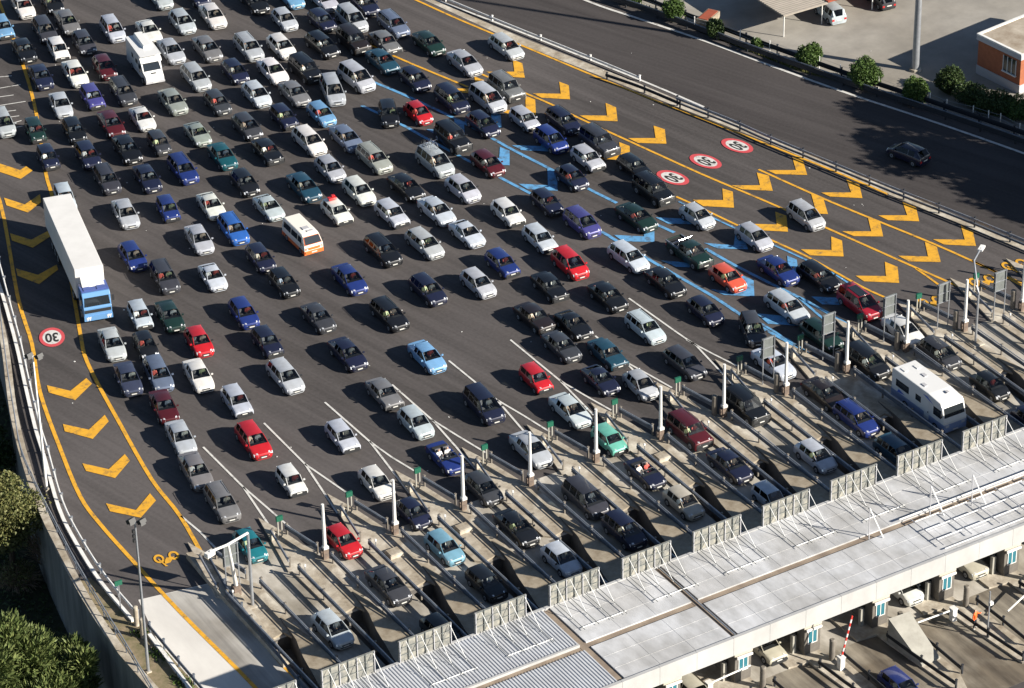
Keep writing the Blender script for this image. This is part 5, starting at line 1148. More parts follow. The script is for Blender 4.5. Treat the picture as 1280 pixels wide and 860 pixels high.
def make_lorry():
    root = empty('articulated_lorry'); M['lorry_white'] = mat('trailer_white', (0.70, 0.69, 0.67), 0.5, noise=(0.62, 0.61, 0.59), scale=0.6)
    M['lorry_blue'] = mat('cab_blue', (0.12, 0.27, 0.50), 0.35, coat=0.7); M['lorry_navy'] = mat('cab_roof_blue', (0.07, 0.11, 0.33), 0.4, coat=0.6)
    w = 1.25; y0 = -8.2     # front of cab at -8.2
    t = MB(); t.box(-w, w, y0 + 2.75, 8.0, 1.15, 3.95); o = t.build('trailer_box', M['lorry_white'], root); md = o.modifiers.new('bevel', 'BEVEL'); md.width = 0.03; md.segments = 1
    t = MB(); t.box(-w + 0.2, w - 0.2, y0 + 2.4, 8.0, 0.85, 1.14); t.build('chassis', M['trim'], root)
    prof = [(y0, 0.55), (y0, 1.55), (y0 + 0.06, 1.62), (y0 + 0.22, 2.55), (y0 + 0.45, 2.85), (y0 + 2.0, 2.9), (y0 + 2.05, 0.9), (y0 + 1.9, 0.55)]
    vs = []
    for (y, z) in prof: vs += [(-w + .04, y, z), (w - .04, y, z)]
    n_ = len(prof); fs = [(2 * i, 2 * i + 1, 2 * i + 3, 2 * i + 2) for i in range(n_ - 1)] + [tuple(range(0, 2 * n_, 2)), tuple(range(1, 2 * n_, 2))[::-1], (0, 1, 2 * n_ - 1, 2 * n_ - 2)]
    t = MB(); t.add(vs, fs); cab_ = t.build('cab', M['lorry_blue'], root); md = cab_.modifiers.new('bevel', 'BEVEL'); md.width = 0.06; md.segments = 2; md.limit_method = 'ANGLE'
    t = MB(); t.box(-w + .06, w - .06, y0 + 0.5, y0 + 1.98, 2.9, 2.98); t.box(-w + .3, -w + .9, y0 + 0.6, y0 + 1.3, 2.98, 3.03); t.box(0.2, 0.9, y0 + 0.6, y0 + 1.3, 2.98, 3.03); t.build('roof', M['lorry_navy'], root)
    t = MB(); t.add([(-0.95, y0 + 1.15, 3.0), (0.95, y0 + 1.15, 3.0), (0.92, y0 + 2.2, 3.6), (-0.92, y0 + 2.2, 3.6), (-0.95, y0 + 2.2, 3.0), (0.95, y0 + 2.2, 3.0)], [(0, 1, 2, 3), (0, 3, 4), (1, 5, 2), (3, 2, 5, 4)]); t.build('wind_deflector', M['lorry_white'], root)
    t = MB(); t.add([(-w + .14, y0 + 0.055, 1.72), (w - .14, y0 + 0.055, 1.72), (w - .2, y0 + 0.20, 2.52), (-w + .2, y0 + 0.20, 2.52)], [(0, 1, 2, 3)]); t.build('windscreen', M['glass_dark'], root)
    t = MB(); t.box(-w + .1, w - .1, y0 - 0.015, y0 + .02, 1.12, 1.42); t.build('grille', M['trim'], root)
    t = MB(); t.box(-w + .02, w - .02, y0 - 0.10, y0 + .1, 0.42, 0.85); b2 = t.build('bumper', M['lorry_blue'], root)
    t = MB()
    for x in (-1.0, -0.8, 0.75, 0.95): t.add([(x, y0 - 0.103, .45), (x + .08, y0 - 0.103, .45), (x + .18, y0 - 0.103, .82), (x + .1, y0 - 0.103, .82)], [(0, 1, 2, 3)])
    t.build('white_stripe', M['mh_white'], b2, fix=False)
    for sx in (-1, 1):
        t = MB(); x = sx * (w - 0.035); t.add([(x, y0 + .35, 1.75), (x, y0 + 1.25, 1.75), (x, y0 + 1.25, 2.5), (x, y0 + .42, 2.5)], [(0, 1, 2, 3)]); t.build('side_window', M['glass_dark'], root)
        t = MB(); t.box(min(sx * .72, sx * 1.05), max(sx * .72, sx * 1.05), y0 - 0.12, y0 - 0.101, 0.6, 0.78); t.build('headlight', M['lens'], root)
        t = MB(); t.obox((sx * (w + 0.16), y0 + 0.15, 2.2), 0.18, 0.12, 0.5); t.build('wing_mirror', M['trim'], root)
        for y in (y0 + 1.2, y0 + 4.6, 3.0, 4.2, 5.4):
            if ('lw',) not in WH: WH[('lw',)] = wheel_mesh(0.48, 0.32)
            o = bpy.data.objects.new('wheel', WH[('lw',)]); COL.objects.link(o); o.parent = root; o.location = (sx * (w - 0.18), y, 0.48)
            if sx < 0: o.rotation_euler = (0, 0, math.pi)
    return root
lorry = make_lorry()

# ------------------------------------------------------------------ people
def skin_figure(name, joints, edges, rad, sub=1):
    me = bpy.data.meshes.new(name); me.from_pydata([Vector(j) for j in joints], edges, []); o = bpy.data.objects.new(name, me); COL.objects.link(o)
    md = o.modifiers.new('skin', 'SKIN'); 
    for i, sv in enumerate(me.skin_vertices[0].data): sv.radius = rad[i] if isinstance(rad[i], tuple) else (rad[i], rad[i]); sv.use_root = (i == 0)
    md2 = o.modifiers.new('sub', 'SUBSURF'); md2.levels = sub; md2.render_levels = sub
    dg = bpy.context.evaluated_depsgraph_get(); m2 = bpy.data.meshes.new_from_object(o.evaluated_get(dg)); m2.name = name
    COL.objects.unlink(o); bpy.data.objects.remove(o); return m2
def person_mesh(name, joints, edges, rad, zones, mats_):
    me = skin_figure(name, joints, edges, rad); me.materials.clear()
    for m in mats_: me.materials.append(m)
    for p in me.polygons: p.material_index = zones(p.center); p.use_smooth = True
    return me
# seated driver: pelvis at origin, facing -Y
SJ = [(0, 0, 0), (0, 0.08, 0.22), (0, 0.12, 0.42), (0, 0.10, 0.53), (0, 0.06, 0.64), (0, 0.04, 0.74), (-.19, .1, .43), (-.26, -.06, .22), (-.15, -.34, .28), (.19, .1, .43), (.26, -.06, .22), (.15, -.34, .28), (-.10, -.05, 0), (-.13, -.46, .06), (-.13, -.62, -.25), (.10, -.05, 0), (.13, -.46, .06), (.13, -.62, -.25)]
SE = [(0, 1), (1, 2), (2, 3), (3, 4), (4, 5), (2, 6), (6, 7), (7, 8), (2, 9), (9, 10), (10, 11), (0, 12), (12, 13), (13, 14), (0, 15), (15, 16), (16, 17)]
SR = [(.15, .11), (.16, .11), (.17, .11), .055, .10, .085, .07, .05, .035, .07, .05, .035, .085, .07, .05, .085, .07, .05]
def szone(c):
    if c.z > 0.52: return 2 if (c.y > 0.10 or c.z > 0.77) else 1
    if c.y < -0.17 and c.z > 0.15: return 1
    if c.z < 0.07: return 3
    return 0
seated = person_mesh('person', SJ, SE, SR, szone, [M['shirt'], M['skin'], M['hair'], M['trousers']])
# standing worker: feet on the ground, facing +Y-ish, arm out
WJ = [(0, 0, 0.95), (0, 0, 1.15), (0, 0.02, 1.38), (0, 0.02, 1.50), (0, 0.03, 1.60), (0, 0.03, 1.71), (-.20, .02, 1.40), (-.30, .05, 1.12), (-.28, -.1, .92), (.20, .02, 1.40), (.36, -.12, 1.22), (.52, -.28, 1.30), (-.10, 0, .90), (-.14, -.03, .50), (-.16, .02, .08), (-.17, -.14, .05), (.10, 0, .90), (.15, -.02, .50), (.20, .04, .08), (.21, -.12, .05)]
WE = [(0, 1), (1, 2), (2, 3), (3, 4), (4, 5), (2, 6), (6, 7), (7, 8), (2, 9), (9, 10), (10, 11), (0, 12), (12, 13), (13, 14), (14, 15), (0, 16), (16, 17), (17, 18), (18, 19)]
WR = [(.16, .11), (.16, .12), (.19, .12), .055, .095, .08, .075, .055, .04, .075, .055, .04, .09, .065, .05, .045, .09, .065, .05, .045]
def wzone(c):
    if c.z > 1.50: return 2 if (c.y > 0.02 or c.z > 1.70) else 1
    if c.z < 0.12: return 4
    if (c.x > 0.44) or (c.x < -.2 and c.z < 0.97 and c.z > 0.86): return 1
    return 3 if c.z < 0.93 else 0
wk = person_mesh('person', WJ, WE, WR, wzone, [M['orange'], M['skin'], M['hair'], M['trousers'], M['plate']])
wo2 = bpy.data.objects.new('person', wk); COL.objects.link(wo2); wo2.location = at(1218, 786, 0.17); wo2.rotation_euler = (0, 0, R(25)); tag(wo2, 'person in an orange hi-vis jacket and dark trousers standing on an exit island', 'person')

# ------------------------------------------------------------------ colours of the queue
C = {'W': ('white', (0.70, 0.70, 0.68)), 'S': ('silver', (0.41, 0.435, 0.47)), 'LS': ('pale silver', (0.48, 0.53, 0.585)), 'SB': ('grey-blue', (0.13, 0.165, 0.25)), 'BE': ('greenish silver', (0.29, 0.315, 0.285)),
     'G': ('grey', (0.17, 0.17, 0.175)), 'DG': ('dark grey', (0.042, 0.044, 0.052)), 'K': ('black', (0.007, 0.008, 0.010)), 'N': ('navy', (0.012, 0.015, 0.040)), 'B': ('blue', (0.015, 0.032, 0.165)), 'BB': ('bright blue', (0.03, 0.13, 0.45)),
     'LB': ('light blue', (0.16, 0.34, 0.55)), 'P': ('violet-blue', (0.062, 0.06, 0.235)), 'R': ('red', (0.48, 0.014, 0.02)), 'DR': ('dark red', (0.080, 0.009, 0.013)), 'OR': ('orange-red', (0.72, 0.11, 0.06)), 'T': ('teal', (0.012, 0.15, 0.18)), 'TD': ('dark teal', (0.008, 0.075, 0.095)),
     'PT': ('petrol blue', (0.016, 0.062, 0.10)), 'GR': ('dark green', (0.009, 0.030, 0.024)), 'TQ': ('turquoise', (0.16, 0.50, 0.39)), 'DT': ('dull teal blue', (0.16, 0.33, 0.42)), 'CH': ('champagne', (0.50, 0.46, 0.38)), 'BR': ('dark brown', (0.020, 0.014, 0.013))}
# px, py (centre of the vehicle in the photograph), body, colour, image angle (optional), extras
CARS = '''29 7 saloon W|65 2 hatch5 K|84 27 saloon G|56 37 estate DG|3 34 hatch5 LB|30 62 saloon K|73 62 small W|105 53 hatch5 DG|141 37 smpv LS|131 84 hatch3 DR|51 95 saloon N|94 91 saloon W
115.5 121 hatch5 P|154 114 estate DG|76 130 saloon S|139 154 saloon DR|178 147 coupe W|44 163 small GR|93 163 hatch5 K|4 154 smpv S|60 197 small N|110 194 hatch5 N|134 224 estate DG|159 186 saloon K
184 222 saloon N|199 179 small DG|229 211 estate B|247 166 coupe BE|278 194 saloon TD|216 126 saloon BE|186 38 coupe W|214 63 saloon S|228 27 hatch5 S|266 19 saloon W|201 -3 hatch5 S|246 -8 estate N
318 1 estate K|259 60 saloon G|311 59 estate S|245 96 estate S|294 89 hatch5 N|321 118 hatch5 LS|272 128 hatch5 DG|309 158 hatch5 DG|334 188 boxsaloon K|306 228 hatch5 K|356 24 hatch3 S|364 -4 coupe LB
405 -1 saloon S|403 26 hatch5 N|440 23 mpv S|455 4 estate N|492 30 estate SB|442 50 suv BR|481 52 boxsaloon G|536 53 saloon GR|581 78 saloon S|633 58 estate S|352 58 hatch5 W|403 56 estate K|341 88 saloon W
382 86 suv K|446 96 mpv S|416 112 mpv S 66|368 116 saloon G|478 76 saloon PT|519 99 hatch5 N|565 123 mpv N|610 122 mpv S|633 109 suv G|355 146 hatch5 N|402 142 hatch5 LB|486 142 hatch5 K 75|523 141 round R
387 176 estate W|433 172 saloon SB|566 172 suv K|468 198 estate BE|544 201 mpv S|610 204 hatch5 DR|604 155 hatch5 N|413 211 hatch3 S|656 149 small S|705 151 estate N|749 177 suv DG|689 175 smpv B|735 198 hatch5 S
715 222 round N|793 208 hatch5 K|157 266 saloon S|210 261 small B|264 256 coupe W|292 286 estate BB|249 298 saloon S|166 320 hatch5 B|206 346 estate DG|266 345 coupe LS|175 394 small LS|212 394 saloon GR
81 247 small LS 66|305 391 hatch5 B|326 322 hatch5 N|336 258 coupe LS|140 429 saloon S|182 431 round K|249 427 hatch3 R|334 427 hatch5 N|380 233 saloon PT|449 239 hatch5 W|508 233 saloon K|579 236 hatch5 S
421 264 hatch5 W|490 267 hatch5 LS|546 263 saloon LS|584 291 coupe LS|635 266 hatch5 W|531 304 estate S|479 313 estate K|437 348 saloon B|355 353 hatch5 K|598 354 hatch5 S|628 329 hatch5 B|535 362 estate N
487 393 estate K|398 396 saloon DG|435 442 saloon N|534 445 saloon LB|684 253 hatch5 N|728 279 smpv P|675 298 hatch5 LS|796 271 saloon GR|817 237 suv K|872 270 round S|943 296 hatch5 S|713 330 smpv R|786 321 estate LS
910 347 hatch3 OR|832 352 saloon K|687 357 boxsaloon K|760 370 saloon K|882 388 hatch5 N|807 409 estate LS|668 396 boxsaloon BR|717 405 coupe K|702 432 saloon DG|759 441 boxsaloon PT|941 412 smpv DG 66|984 383 estate LS
973 337 saloon B|1008 270 smpv S|1024 345 estate K|1075 377 mpv RD|1129 412 saloon W 38|1027 418 estate GR|1175 443 smpv DG|670 473 small R|751 474 coupe N|801 481 round S|856 453 estate DG|713 512 saloon LS|664 561 saloon S
762 550 small TQ|807 590 conv N|862 538 suv DR|913 581 saloon N|933 508 suv K|855 628 hatch3 CH|733 622 mpv DG|963 622 small LS|967 453 saloon LS|781 664 smpv N|1031 492 saloon BR|1071 523 estate B|1020 570 hatch5 LS
1122 565 estate PT|1202 592 hatch5 LS|1084 451 mpv K|1238 482 round K|1292 527 hatch5 N|357 470 estate S|480 491 boxsaloon G|520 528 hatch5 LS|428 545 hatch5 LS|605 505 mpv N|317 550 estate R|364 601 small W|471 603 hatch3 W
517 641 round N|557 571 conv B|604 610 hatch5 DG|160 472 saloon SBD|198 467 estate SB|248 468 saloon W|205 507 saloon DR|296 501 hatch5 LS|226 546 saloon S|245 588 saloon G|278 628 estate G|313 681 hatch3 T|416 786 hatch5 LS
429 676 hatch3 R|486 731 saloon DG|556 684 hatch5 DT|608 729 hatch5 K|552 790 hatch5 K|646 659 saloon K|702 699 hatch3 LS|654 782 hatch5 DR|868 866 hatch5 CH|955 806 hatch5 CH|1126 733 smpv W|1204 698 saloon CH|1127 858 hatch5 B
1135 191 hatch5 N away|1037 14 smpv LS park|1100 -3 hatch5 DG park'''
C['RD'] = ('red', (0.30, 0.010, 0.022))
C['SBD'] = ('slate blue', (0.045, 0.052, 0.095))
FIELD = [(15, 15, 59), (94, 90, 58), (130, 80, 57), (265, 20, 53), (185, 38, 53), (230, 26, 50), (258, 60, 48), (352, 22, 47), (400, 55, 38), (440, 20, 43), (447, 94, 38), (585, 78, 38), (635, 58, 36), (77, 128, 65), (44, 162, 64), (58, 196, 60), (115, 120, 56), (138, 153, 57), (215, 125, 50), (247, 165, 51), (228, 210, 52), (300, 140, 46), (385, 175, 44), (433, 172, 43), (522, 140, 41), (565, 120, 40), (615, 120, 37), (545, 195, 40), (690, 173, 37), (733, 195, 38), (708, 150, 37), (750, 175, 34), (862, 312, 34), (910, 345, 36), (985, 380, 36), (1024, 345, 34), (1075, 375, 37), (377, 292, 45), (433, 347, 47), (598, 353, 41), (530, 300, 40), (265, 255, 54), (336, 258, 46), (157, 265, 62), (250, 298, 58), (292, 286, 54), (166, 320, 56), (210, 261, 60), (268, 343, 56), (210, 347, 60), (175, 394, 62), (249, 427, 58), (140, 428, 66), (160, 472, 66), (195, 465, 64), (247, 467, 60), (296, 500, 55), (206, 507, 64), (224, 546, 62), (243, 587, 60), (278, 628, 57), (317, 550, 54), (363, 600, 52), (427, 543, 50), (520, 527, 46), (356, 468, 49), (480, 490, 47), (435, 440, 46), (487, 393, 44), (398, 396, 47), (533, 443, 45), (605, 503, 47), (470, 603, 49), (663, 560, 46), (670, 472, 44), (712, 512, 42), (750, 473, 42), (800, 481, 44), (856, 453, 38), (807, 409, 40), (760, 370, 40), (687, 357, 44), (713, 330, 42), (668, 396, 39), (728, 279, 39), (675, 298, 42), (796, 271, 34), (817, 237, 35), (872, 270, 34), (943, 296, 36), (1008, 270, 36), (786, 321, 36), (832, 352, 38), (882, 388, 40), (508, 233, 39), (579, 236, 38), (449, 239, 44), (635, 266, 42)]
def field_angle(x, y):
    s = w = 0.0
    for (fx, fy, a) in FIELD:
        k = 1.0 / (((fx - x) ** 2 + (fy - y) ** 2) + 200) ** 1.6; s += a * k; w += k
    return s / w
def yaw_of(px, py, ang):
    a = at(px, py); b = at(px + 12 * math.cos(R(ang)), py + 12 * math.sin(R(ang))); d = b - a
    return math.atan2(d.y, d.x) + math.pi / 2
KIND = {'hatch5': ('hatchback', 'car'), 'hatch3': ('hatchback', 'car'), 'round': ('hatchback', 'car'), 'small': ('hatchback', 'car'), 'saloon': ('saloon', 'car'), 'boxsaloon': ('saloon', 'car'), 'coupe': ('coupe', 'car'), 'estate': ('estate', 'car'), 'mpv': ('people carrier', 'car'), 'smpv': ('people carrier', 'car'), 'suv': ('off-roader', 'car'), 'conv': ('convertible', 'car'), 'pickup': ('pickup', 'pickup truck')}
ADJ = {'small': 'small boxy', 'round': 'small rounded', 'boxsaloon': 'square-edged', 'mpv': 'large', 'smpv': 'compact'}
cars = []      # dicts used for placing and labelling
for tok in CARS.replace('\n', '|').split('|'):
    p = tok.split(); x, y = float(p[0]), float(p[1]); ang = None; mode = None
    for e in p[4:]:
        if e in ('away', 'park'): mode = e
        else: ang = float(e)
    cars.append(dict(x=x, y=y, t=p[2], c=p[3], ang=ang, mode=mode))
cars.append(dict(x=862, y=314, t='pickup', c='GR', ang=None, mode=None))
used_p = set(); rnd = random.Random(3)
SHIRTS = [(0.78, 0.76, 0.72), (0.78, 0.76, 0.72), (0.70, 0.72, 0.75), (0.60, 0.55, 0.48), (0.30, 0.35, 0.45), (0.55, 0.10, 0.08), (0.10, 0.11, 0.13), (0.45, 0.50, 0.30), (0.75, 0.76, 0.78), (0.70, 0.55, 0.45)]
for cdef in cars:
    t = cdef['t']; tv = t
    if t == 'hatch5': tv = ['hatch5', 'hatch5b', 'hatch5b', 'hatch5c'][int(cdef['x'] * 7 + cdef['y'] * 3) % 4]
    if t == 'saloon': tv = ['saloon', 'saloonb'][int(cdef['x'] * 5 + cdef['y']) % 2]
    if t == 'estate': tv = ['estate', 'estateb'][int(cdef['x'] * 3 + cdef['y']) % 2]
    cdef['tv'] = tv; t_kind = t; t = tv; src = P_[t]; root = src if t not in used_p else copy_tree(src); used_p.add(t)
    t = t_kind
    pos = at(cdef['x'], cdef['y'], 0.68 if t not in ('mpv', 'suv', 'pickup') else 0.82)
    ang = cdef['ang'] if cdef['ang'] else field_angle(cdef['x'], cdef['y'])
    yaw = yaw_of(cdef['x'], cdef['y'], ang)
    if not cdef['ang'] and cdef['mode'] is None:
        # in the toll lanes everything points straight through the lane
        k = min(1.0, max(0.0, (7.0 - pos.y) / 5.0)); yaw = yaw * (1 - k)
    if cdef['mode'] == 'away': yaw = yaw_of(cdef['x'], cdef['y'], 22) + math.pi
    if cdef['mode'] == 'park': yaw = math.pi + R(-8)
    root.location = (pos.x, pos.y, 0.004); root.rotation_euler = (0, 0, yaw)
    s = 1 + rnd.uniform(-0.025, 0.025); root.scale = (s, s * (1 + rnd.uniform(-0.02, 0.02)), s * (1 + rnd.uniform(-.02, .02)))
    nm, col = C[cdef['c']]; v = 1 + rnd.uniform(-0.10, 0.10); col = tuple(min(0.85, q * v * (1 + rnd.uniform(-.03, .03))) for q in col)
    for ch in root.children:
        ch.color = (*col, 1)
        if ch.name.startswith('wing_mirror') and rnd.random() < 0.3: ch.color = (0.03, 0.03, 0.03, 1)
    cdef.update(root=root, nm=nm, kind=(ADJ[t] + ' ' if t in ADJ else '') + KIND[t][0], yaw=yaw, pos=pos, s=s)
    root['category'] = KIND[t][1]; root['group'] = 'vehicles queuing on the toll plaza' if cdef['mode'] is None else ('cars parked in the service yard' if cdef['mode'] == 'park' else 'vehicles on the far carriageway')
rv = [v for v in cars if (v['x'], v['y']) == (1075, 377)][0]
t = MB(); t.box(-0.42, 0.42, -0.55, 1.25, 1.725, 1.745); o = t.build('sunroof', M['glass_dark'], rv['root'])
# the pickup's flanks are silver below a dark green top
for ch in cars[-1]['root'].children:
    if ch.name.startswith('bed_side'): ch.color = (0.16, 0.18, 0.22, 1)
specials = [dict(x=378, y=294, root=mb, nm='cream and orange', kind='minibus', ang=44, z=0.95), dict(x=182, y=75, root=cv, nm='white', kind='camper van', ang=54, z=1.45), dict(x=1161, y=497, root=mh, nm='white and blue', kind='motorhome', ang=None, z=1.5)]
for sp in specials:
    pos = at(sp['x'], sp['y'], sp['z']); yaw = yaw_of(sp['x'], sp['y'], sp['ang']) if sp['ang'] else 0.0
    sp['root'].location = (pos.x, pos.y, 0.004); sp['root'].rotation_euler = (0, 0, yaw); sp.update(yaw=yaw, pos=pos, t='x', c='x', mode=None, s=1)
tag(mb, 'cream and orange minibus in the middle of the queue', 'minibus'); tag(cv, 'white camper van with a raised roof box among cars at the upper left', 'camper van'); tag(mh, 'white and blue motorhome entering a toll lane at the right', 'motorhome')
f_ = at(124, 404); r__ = at(77, 270); dv = (at(124, 404) - at(72, 285)).normalized()
lyaw = math.atan2(dv.y, dv.x) + math.pi / 2
lorry.location = (f_.x - dv.x * 8.2, f_.y - dv.y * 8.2, 0.004); lorry.rotation_euler = (0, 0, lyaw); tag(lorry, 'long white articulated lorry with a light blue cab beside the yellow chevrons', 'lorry')
specials.append(dict(x=105, y=320, root=lorry, nm='white and blue', kind='lorry', yaw=lyaw, pos=lorry.location.copy(), t='x', c='x', mode=None, s=1))

# ------------------------------------------------------------------ labels: each vehicle by its look and its neighbours
allv = cars + specials
def nb_of(v, d):
    best = None; bd_ = 85
    for o in allv:
        if o is v: continue
        dx, dy = o['x'] - v['x'], o['y'] - v['y']; dist = math.hypot(dx, dy)
        ok = {'L': -dx > abs(dy) * 1.2, 'R': dx > abs(dy) * 1.2, 'U': -dy > abs(dx) * 0.8, 'D': dy > abs(dx) * 0.8}[d]
        if ok and dist < bd_: best, bd_ = o, dist
    return best
def desc(v): return v['nm'] + ' ' + v['kind']
def desc2(v): return v['nm'] + ' ' + v['kind'].replace('small boxy ', '').replace('small rounded ', '').replace('square-edged ', '').replace('compact ', '').replace('large ', '')
PHR = {'L': 'right of the {}', 'R': 'left of the {}', 'U': 'below the {}', 'D': 'above the {}'}
for v in allv: v['nb'] = {d: nb_of(v, d) for d in 'LRUD'}
import itertools
SPEC = {(544, 201): 'silver people carrier carrying two bicycles on its roof', (862, 314): 'dark green pickup truck with a roll bar on the blue arrows', (1135, 191): 'navy hatchback driving away alone in the shade on the far carriageway',
        (1037, 14): 'pale silver people carrier parked under the red carport roof', (1100, -3): 'dark grey hatchback parked at the top edge in the service yard', (557, 571): 'blue open convertible with its occupants in view behind a toll lane nose',
        (807, 590): 'navy open convertible between the rails of a toll lane', (762, 550): 'small boxy turquoise hatchback entering a toll lane', (910, 347): 'orange-red hatchback standing on a blue painted arrow', (313, 681): 'teal hatchback entering the leftmost toll lane',
        (416, 786): 'pale silver hatchback near the canopy in the leftmost toll lane', (1075, 377): 'red people carrier with a black sunroof at the entry of the right-hand toll lanes', (1008, 270): 'silver people carrier driving alone between the yellow chevrons', (633, 58): 'silver estate car alone beside the upper yellow line',
        (402, 142): 'light blue hatchback in the upper middle of the queue', (534, 445): 'light blue saloon alone above the white lane lines', (115.5, 121): 'violet-blue hatchback at the upper left of the queue', (728, 279): 'compact violet-blue people carrier in the middle right of the queue', (868, 866): 'champagne hatchback leaving under the canopy at the bottom edge, leftmost of the exit cars', (955, 806): 'champagne hatchback leaving between two booths, left of the raised striped barrier', (1127, 858): 'blue hatchback at the bottom edge below the smooth grey concrete wedge', (1126, 733): 'white people carrier leaving under the canopy behind a lowered barrier arm', (1204, 698): 'champagne saloon leaving under the canopy above the orange vested worker'}
taken = {}
FAM = {'pale silver': 'silver', 'greenish silver': 'silver', 'grey': 'silver', 'navy': 'dark', 'black': 'dark', 'dark grey': 'dark', 'dark green': 'dark', 'dark brown': 'dark', 'slate blue': 'dark', 'petrol blue': 'dark', 'dark red': 'red'}
def alike(a, b):
    ka, kb = a['kind'].split()[-1], b['kind'].split()[-1]
    return FAM.get(a['nm'], a['nm']) == FAM.get(b['nm'], b['nm']) and (ka == kb or {ka, kb} <= {'hatchback', 'saloon', 'coupe'})
def region(v):
    return ('upper' if v['y'] < 290 else 'middle' if v['y'] < 570 else 'lower') + ' ' + ('left' if v['x'] < 430 else 'centre' if v['x'] < 850 else 'right')
def holds(o, v, ds): return all(o['nb'][d] and alike(o['nb'][d], v['nb'][d]) for d in ds)
for v in cars:
    key = (v['x'], v['y']); lab = SPEC.get(key) or SPEC.get((int(v['x']), int(v['y'])))
    dirs = [d for d in 'UDLR' if v['nb'][d]]; same = [o for o in cars if alike(o, v) and o is not v]
    short = None
    for d in dirs:
        s_ = desc(v) + ' ' + PHR[d].format(desc2(v['nb'][d]))
        if not [o for o in cars if desc(o) == desc(v) and o is not v and o['nb'][d] and desc2(o['nb'][d]) == desc2(v['nb'][d])]: short = s_; break
    if not short: short = desc(v) + (' ' + PHR[dirs[0]].format(desc2(v['nb'][dirs[0]])) if dirs else '') + ', ' + region(v)
    if not lab:
        best = None
        for n_ in (1, 2, 3):
            for ds in itertools.combinations(dirs, n_):
                nc = len([o for o in same if holds(o, v, ds)]); rel = [PHR[d].format(desc2(v['nb'][d])) for d in ds]
                s_ = desc(v) + ' ' + (' and '.join(rel) if n_ < 3 else ', '.join(rel)); w = len(s_.split())
                if w > 16 or s_ in taken: continue
                if w <= 14: s_ += ', ' + region(v)
                sc = (nc, 0 if n_ == 2 else 1, w)
                if s_ not in taken and (best is None or sc < best[0]): best = (sc, s_)
        lab = best[1] if best else short + ', ' + region(v)
    taken[lab] = 1; v['root']['label'] = lab; v['short'] = short if not SPEC.get(key) else lab

# drivers and some passengers, visible through the windscreens and in the open cars
pn = 0; plabels = set()
def put_person(v, dx, dy, role, col, z=0.55):
    global pn
    o = bpy.data.objects.new('person', seated); COL.objects.link(o)
    Mx = v['root'].matrix_basis if False else Matrix.Translation(v['root'].location) @ Matrix.Rotation(v['yaw'], 4, 'Z')
    o.location = Mx @ Vector((dx * v['s'], dy, z)); o.rotation_euler = (0, 0, v['yaw'] + rnd.uniform(-.15, .15)); o.color = (*col, 1)
    nmv = desc2(v); lab = role + ' the ' + v['short']
    w_ = lab.split()
    if len(w_) > 16: lab = ' '.join(w_[:16]); 
    while lab.split()[-1] in ('the', 'and', 'of', 'a', 'in', 'right', 'left', 'below', 'above', 'with'): lab = ' '.join(lab.split()[:-1])
    lab = lab.rstrip(',')
    if lab in plabels:
        for extra in (region(v), 'queue, ' + region(v), 'lanes, ' + region(v)):
            if lab + ', ' + extra not in plabels and len((lab + ' ' + extra).split()) <= 16: lab = lab + ', ' + extra; break
    plabels.add(lab); tag(o, lab, 'person', 'people inside the queuing cars'); pn += 1
for v in cars:
    if v['mode'] == 'park': continue
    if v['pos'].y < -19: continue
    sx, fy = P_[v['tv']]['seat']; z = 0.50 if v['t'] not in ('mpv', 'suv', 'pickup', 'smpv') else 0.62
    put_person(v, sx, fy - 0.0, 'person driving', rnd.choice(SHIRTS), z)
    if v['t'] == 'conv' or rnd.random() < 0.38: put_person(v, -sx, fy + 0.03, 'passenger inside', rnd.choice(SHIRTS), z)
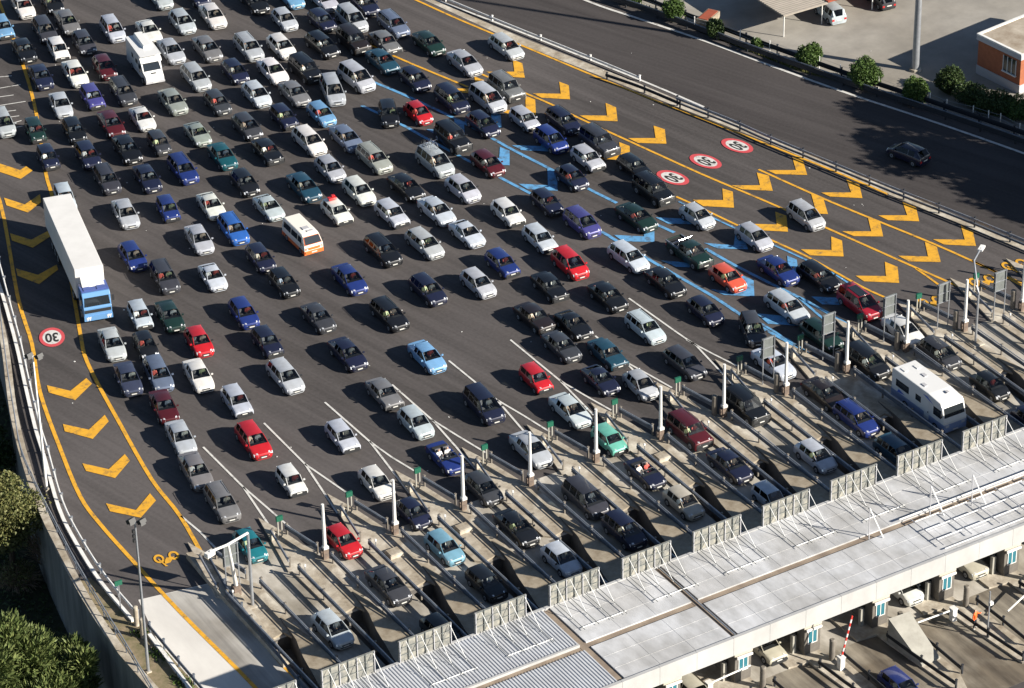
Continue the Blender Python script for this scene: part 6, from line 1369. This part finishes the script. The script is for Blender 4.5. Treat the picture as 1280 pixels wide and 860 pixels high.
# luggage and bicycles on roofs
def bicycle(v, dx, lab):
    a = empty('bicycle'); fr = MB(); fr.tube([(0, -.25, .62), (0, -.05, .28), (0, .35, .62), (0, -.25, .62), (0, .45, .32), (0, -.05, .28)], 0.025, n=5); fr.tube([(0, .35, .62), (0, .5, .3)], 0.025, n=5); fr.build('frame', M['chrome'], a)
    for y in (-0.52, 0.52):
        wv = []; t = MB(); ring = [(0, y + 0.33 * math.cos(q), 0.34 + 0.33 * math.sin(q)) for q in [2 * math.pi * k / 18 for k in range(19)]]; t.tube(ring, 0.022, n=5, caps=False); t.tube([(0, y - .32, .34), (0, y + .32, .34)], 0.006, n=3); t.tube([(0, y, .02), (0, y, .66)], 0.006, n=3); t.build('wheel', M['trim'] if y > 0 else M['rim'], a)
    t = MB(); t.tube([(-.25, -.3, .82), (0, -.25, .76), (.25, -.3, .82)], 0.018, n=5); t.build('handlebar', M['chrome'], a); t = MB(); t.obox((0, .3, .72), .12, .26, .06); t.build('saddle', M['trim'], a)
    a.location = Matrix.Translation(v['root'].location) @ Matrix.Rotation(v['yaw'], 4, 'Z') @ Vector((dx, 0.95, 1.74)); a.rotation_euler = (0, 0, v['yaw'] + R(4)); tag(a, lab, 'bicycle')
bk = [v for v in cars if (v['x'], v['y']) == (544, 201)][0]
bicycle(bk, -0.35, 'bicycle on the left side of the silver people carrier roof'); bicycle(bk, 0.32, 'bicycle on the right side of the silver people carrier roof')
bx = [v for v in cars if (v['x'], v['y']) == (421, 264)][0]
t = MB(); t.obox((0, 0, 0.12), 0.75, 0.4, 0.24); t.obox((0.15, 0.12, 0.30), 0.3, 0.25, 0.14); o = t.build('luggage', M['tail']); o.location = Matrix.Translation(bx['root'].location) @ Matrix.Rotation(bx['yaw'], 4, 'Z') @ Vector((0, 0.9, 1.44)); o.rotation_euler = (0, 0, bx['yaw']); tag(o, 'red luggage bundle on the rear roof of a white hatchback', 'luggage')
q = at(1070, 429, 1.9); t = MB()
rngs = []; 
t.tube([(0, 0, -.2), (0, 0, -.12), (0, 0, .12), (0, 0, .2)], 0.2, n=10); o = t.build('warning_lamp', M['orange']); o.location = (q.x, q.y, 0.9 + 0.17); t2 = MB(); t2.tube([(0, 0, -0.9), (0, 0, -0.2)], 0.04, n=6); t2.build('stem', M['steel'], o); tag(o, 'round orange-red warning drum at the nose beside the dark people carrier', 'warning lamp')
for o in bpy.data.objects:
    for kx in ('o', 'seat'):
        if kx in o: del o[kx]
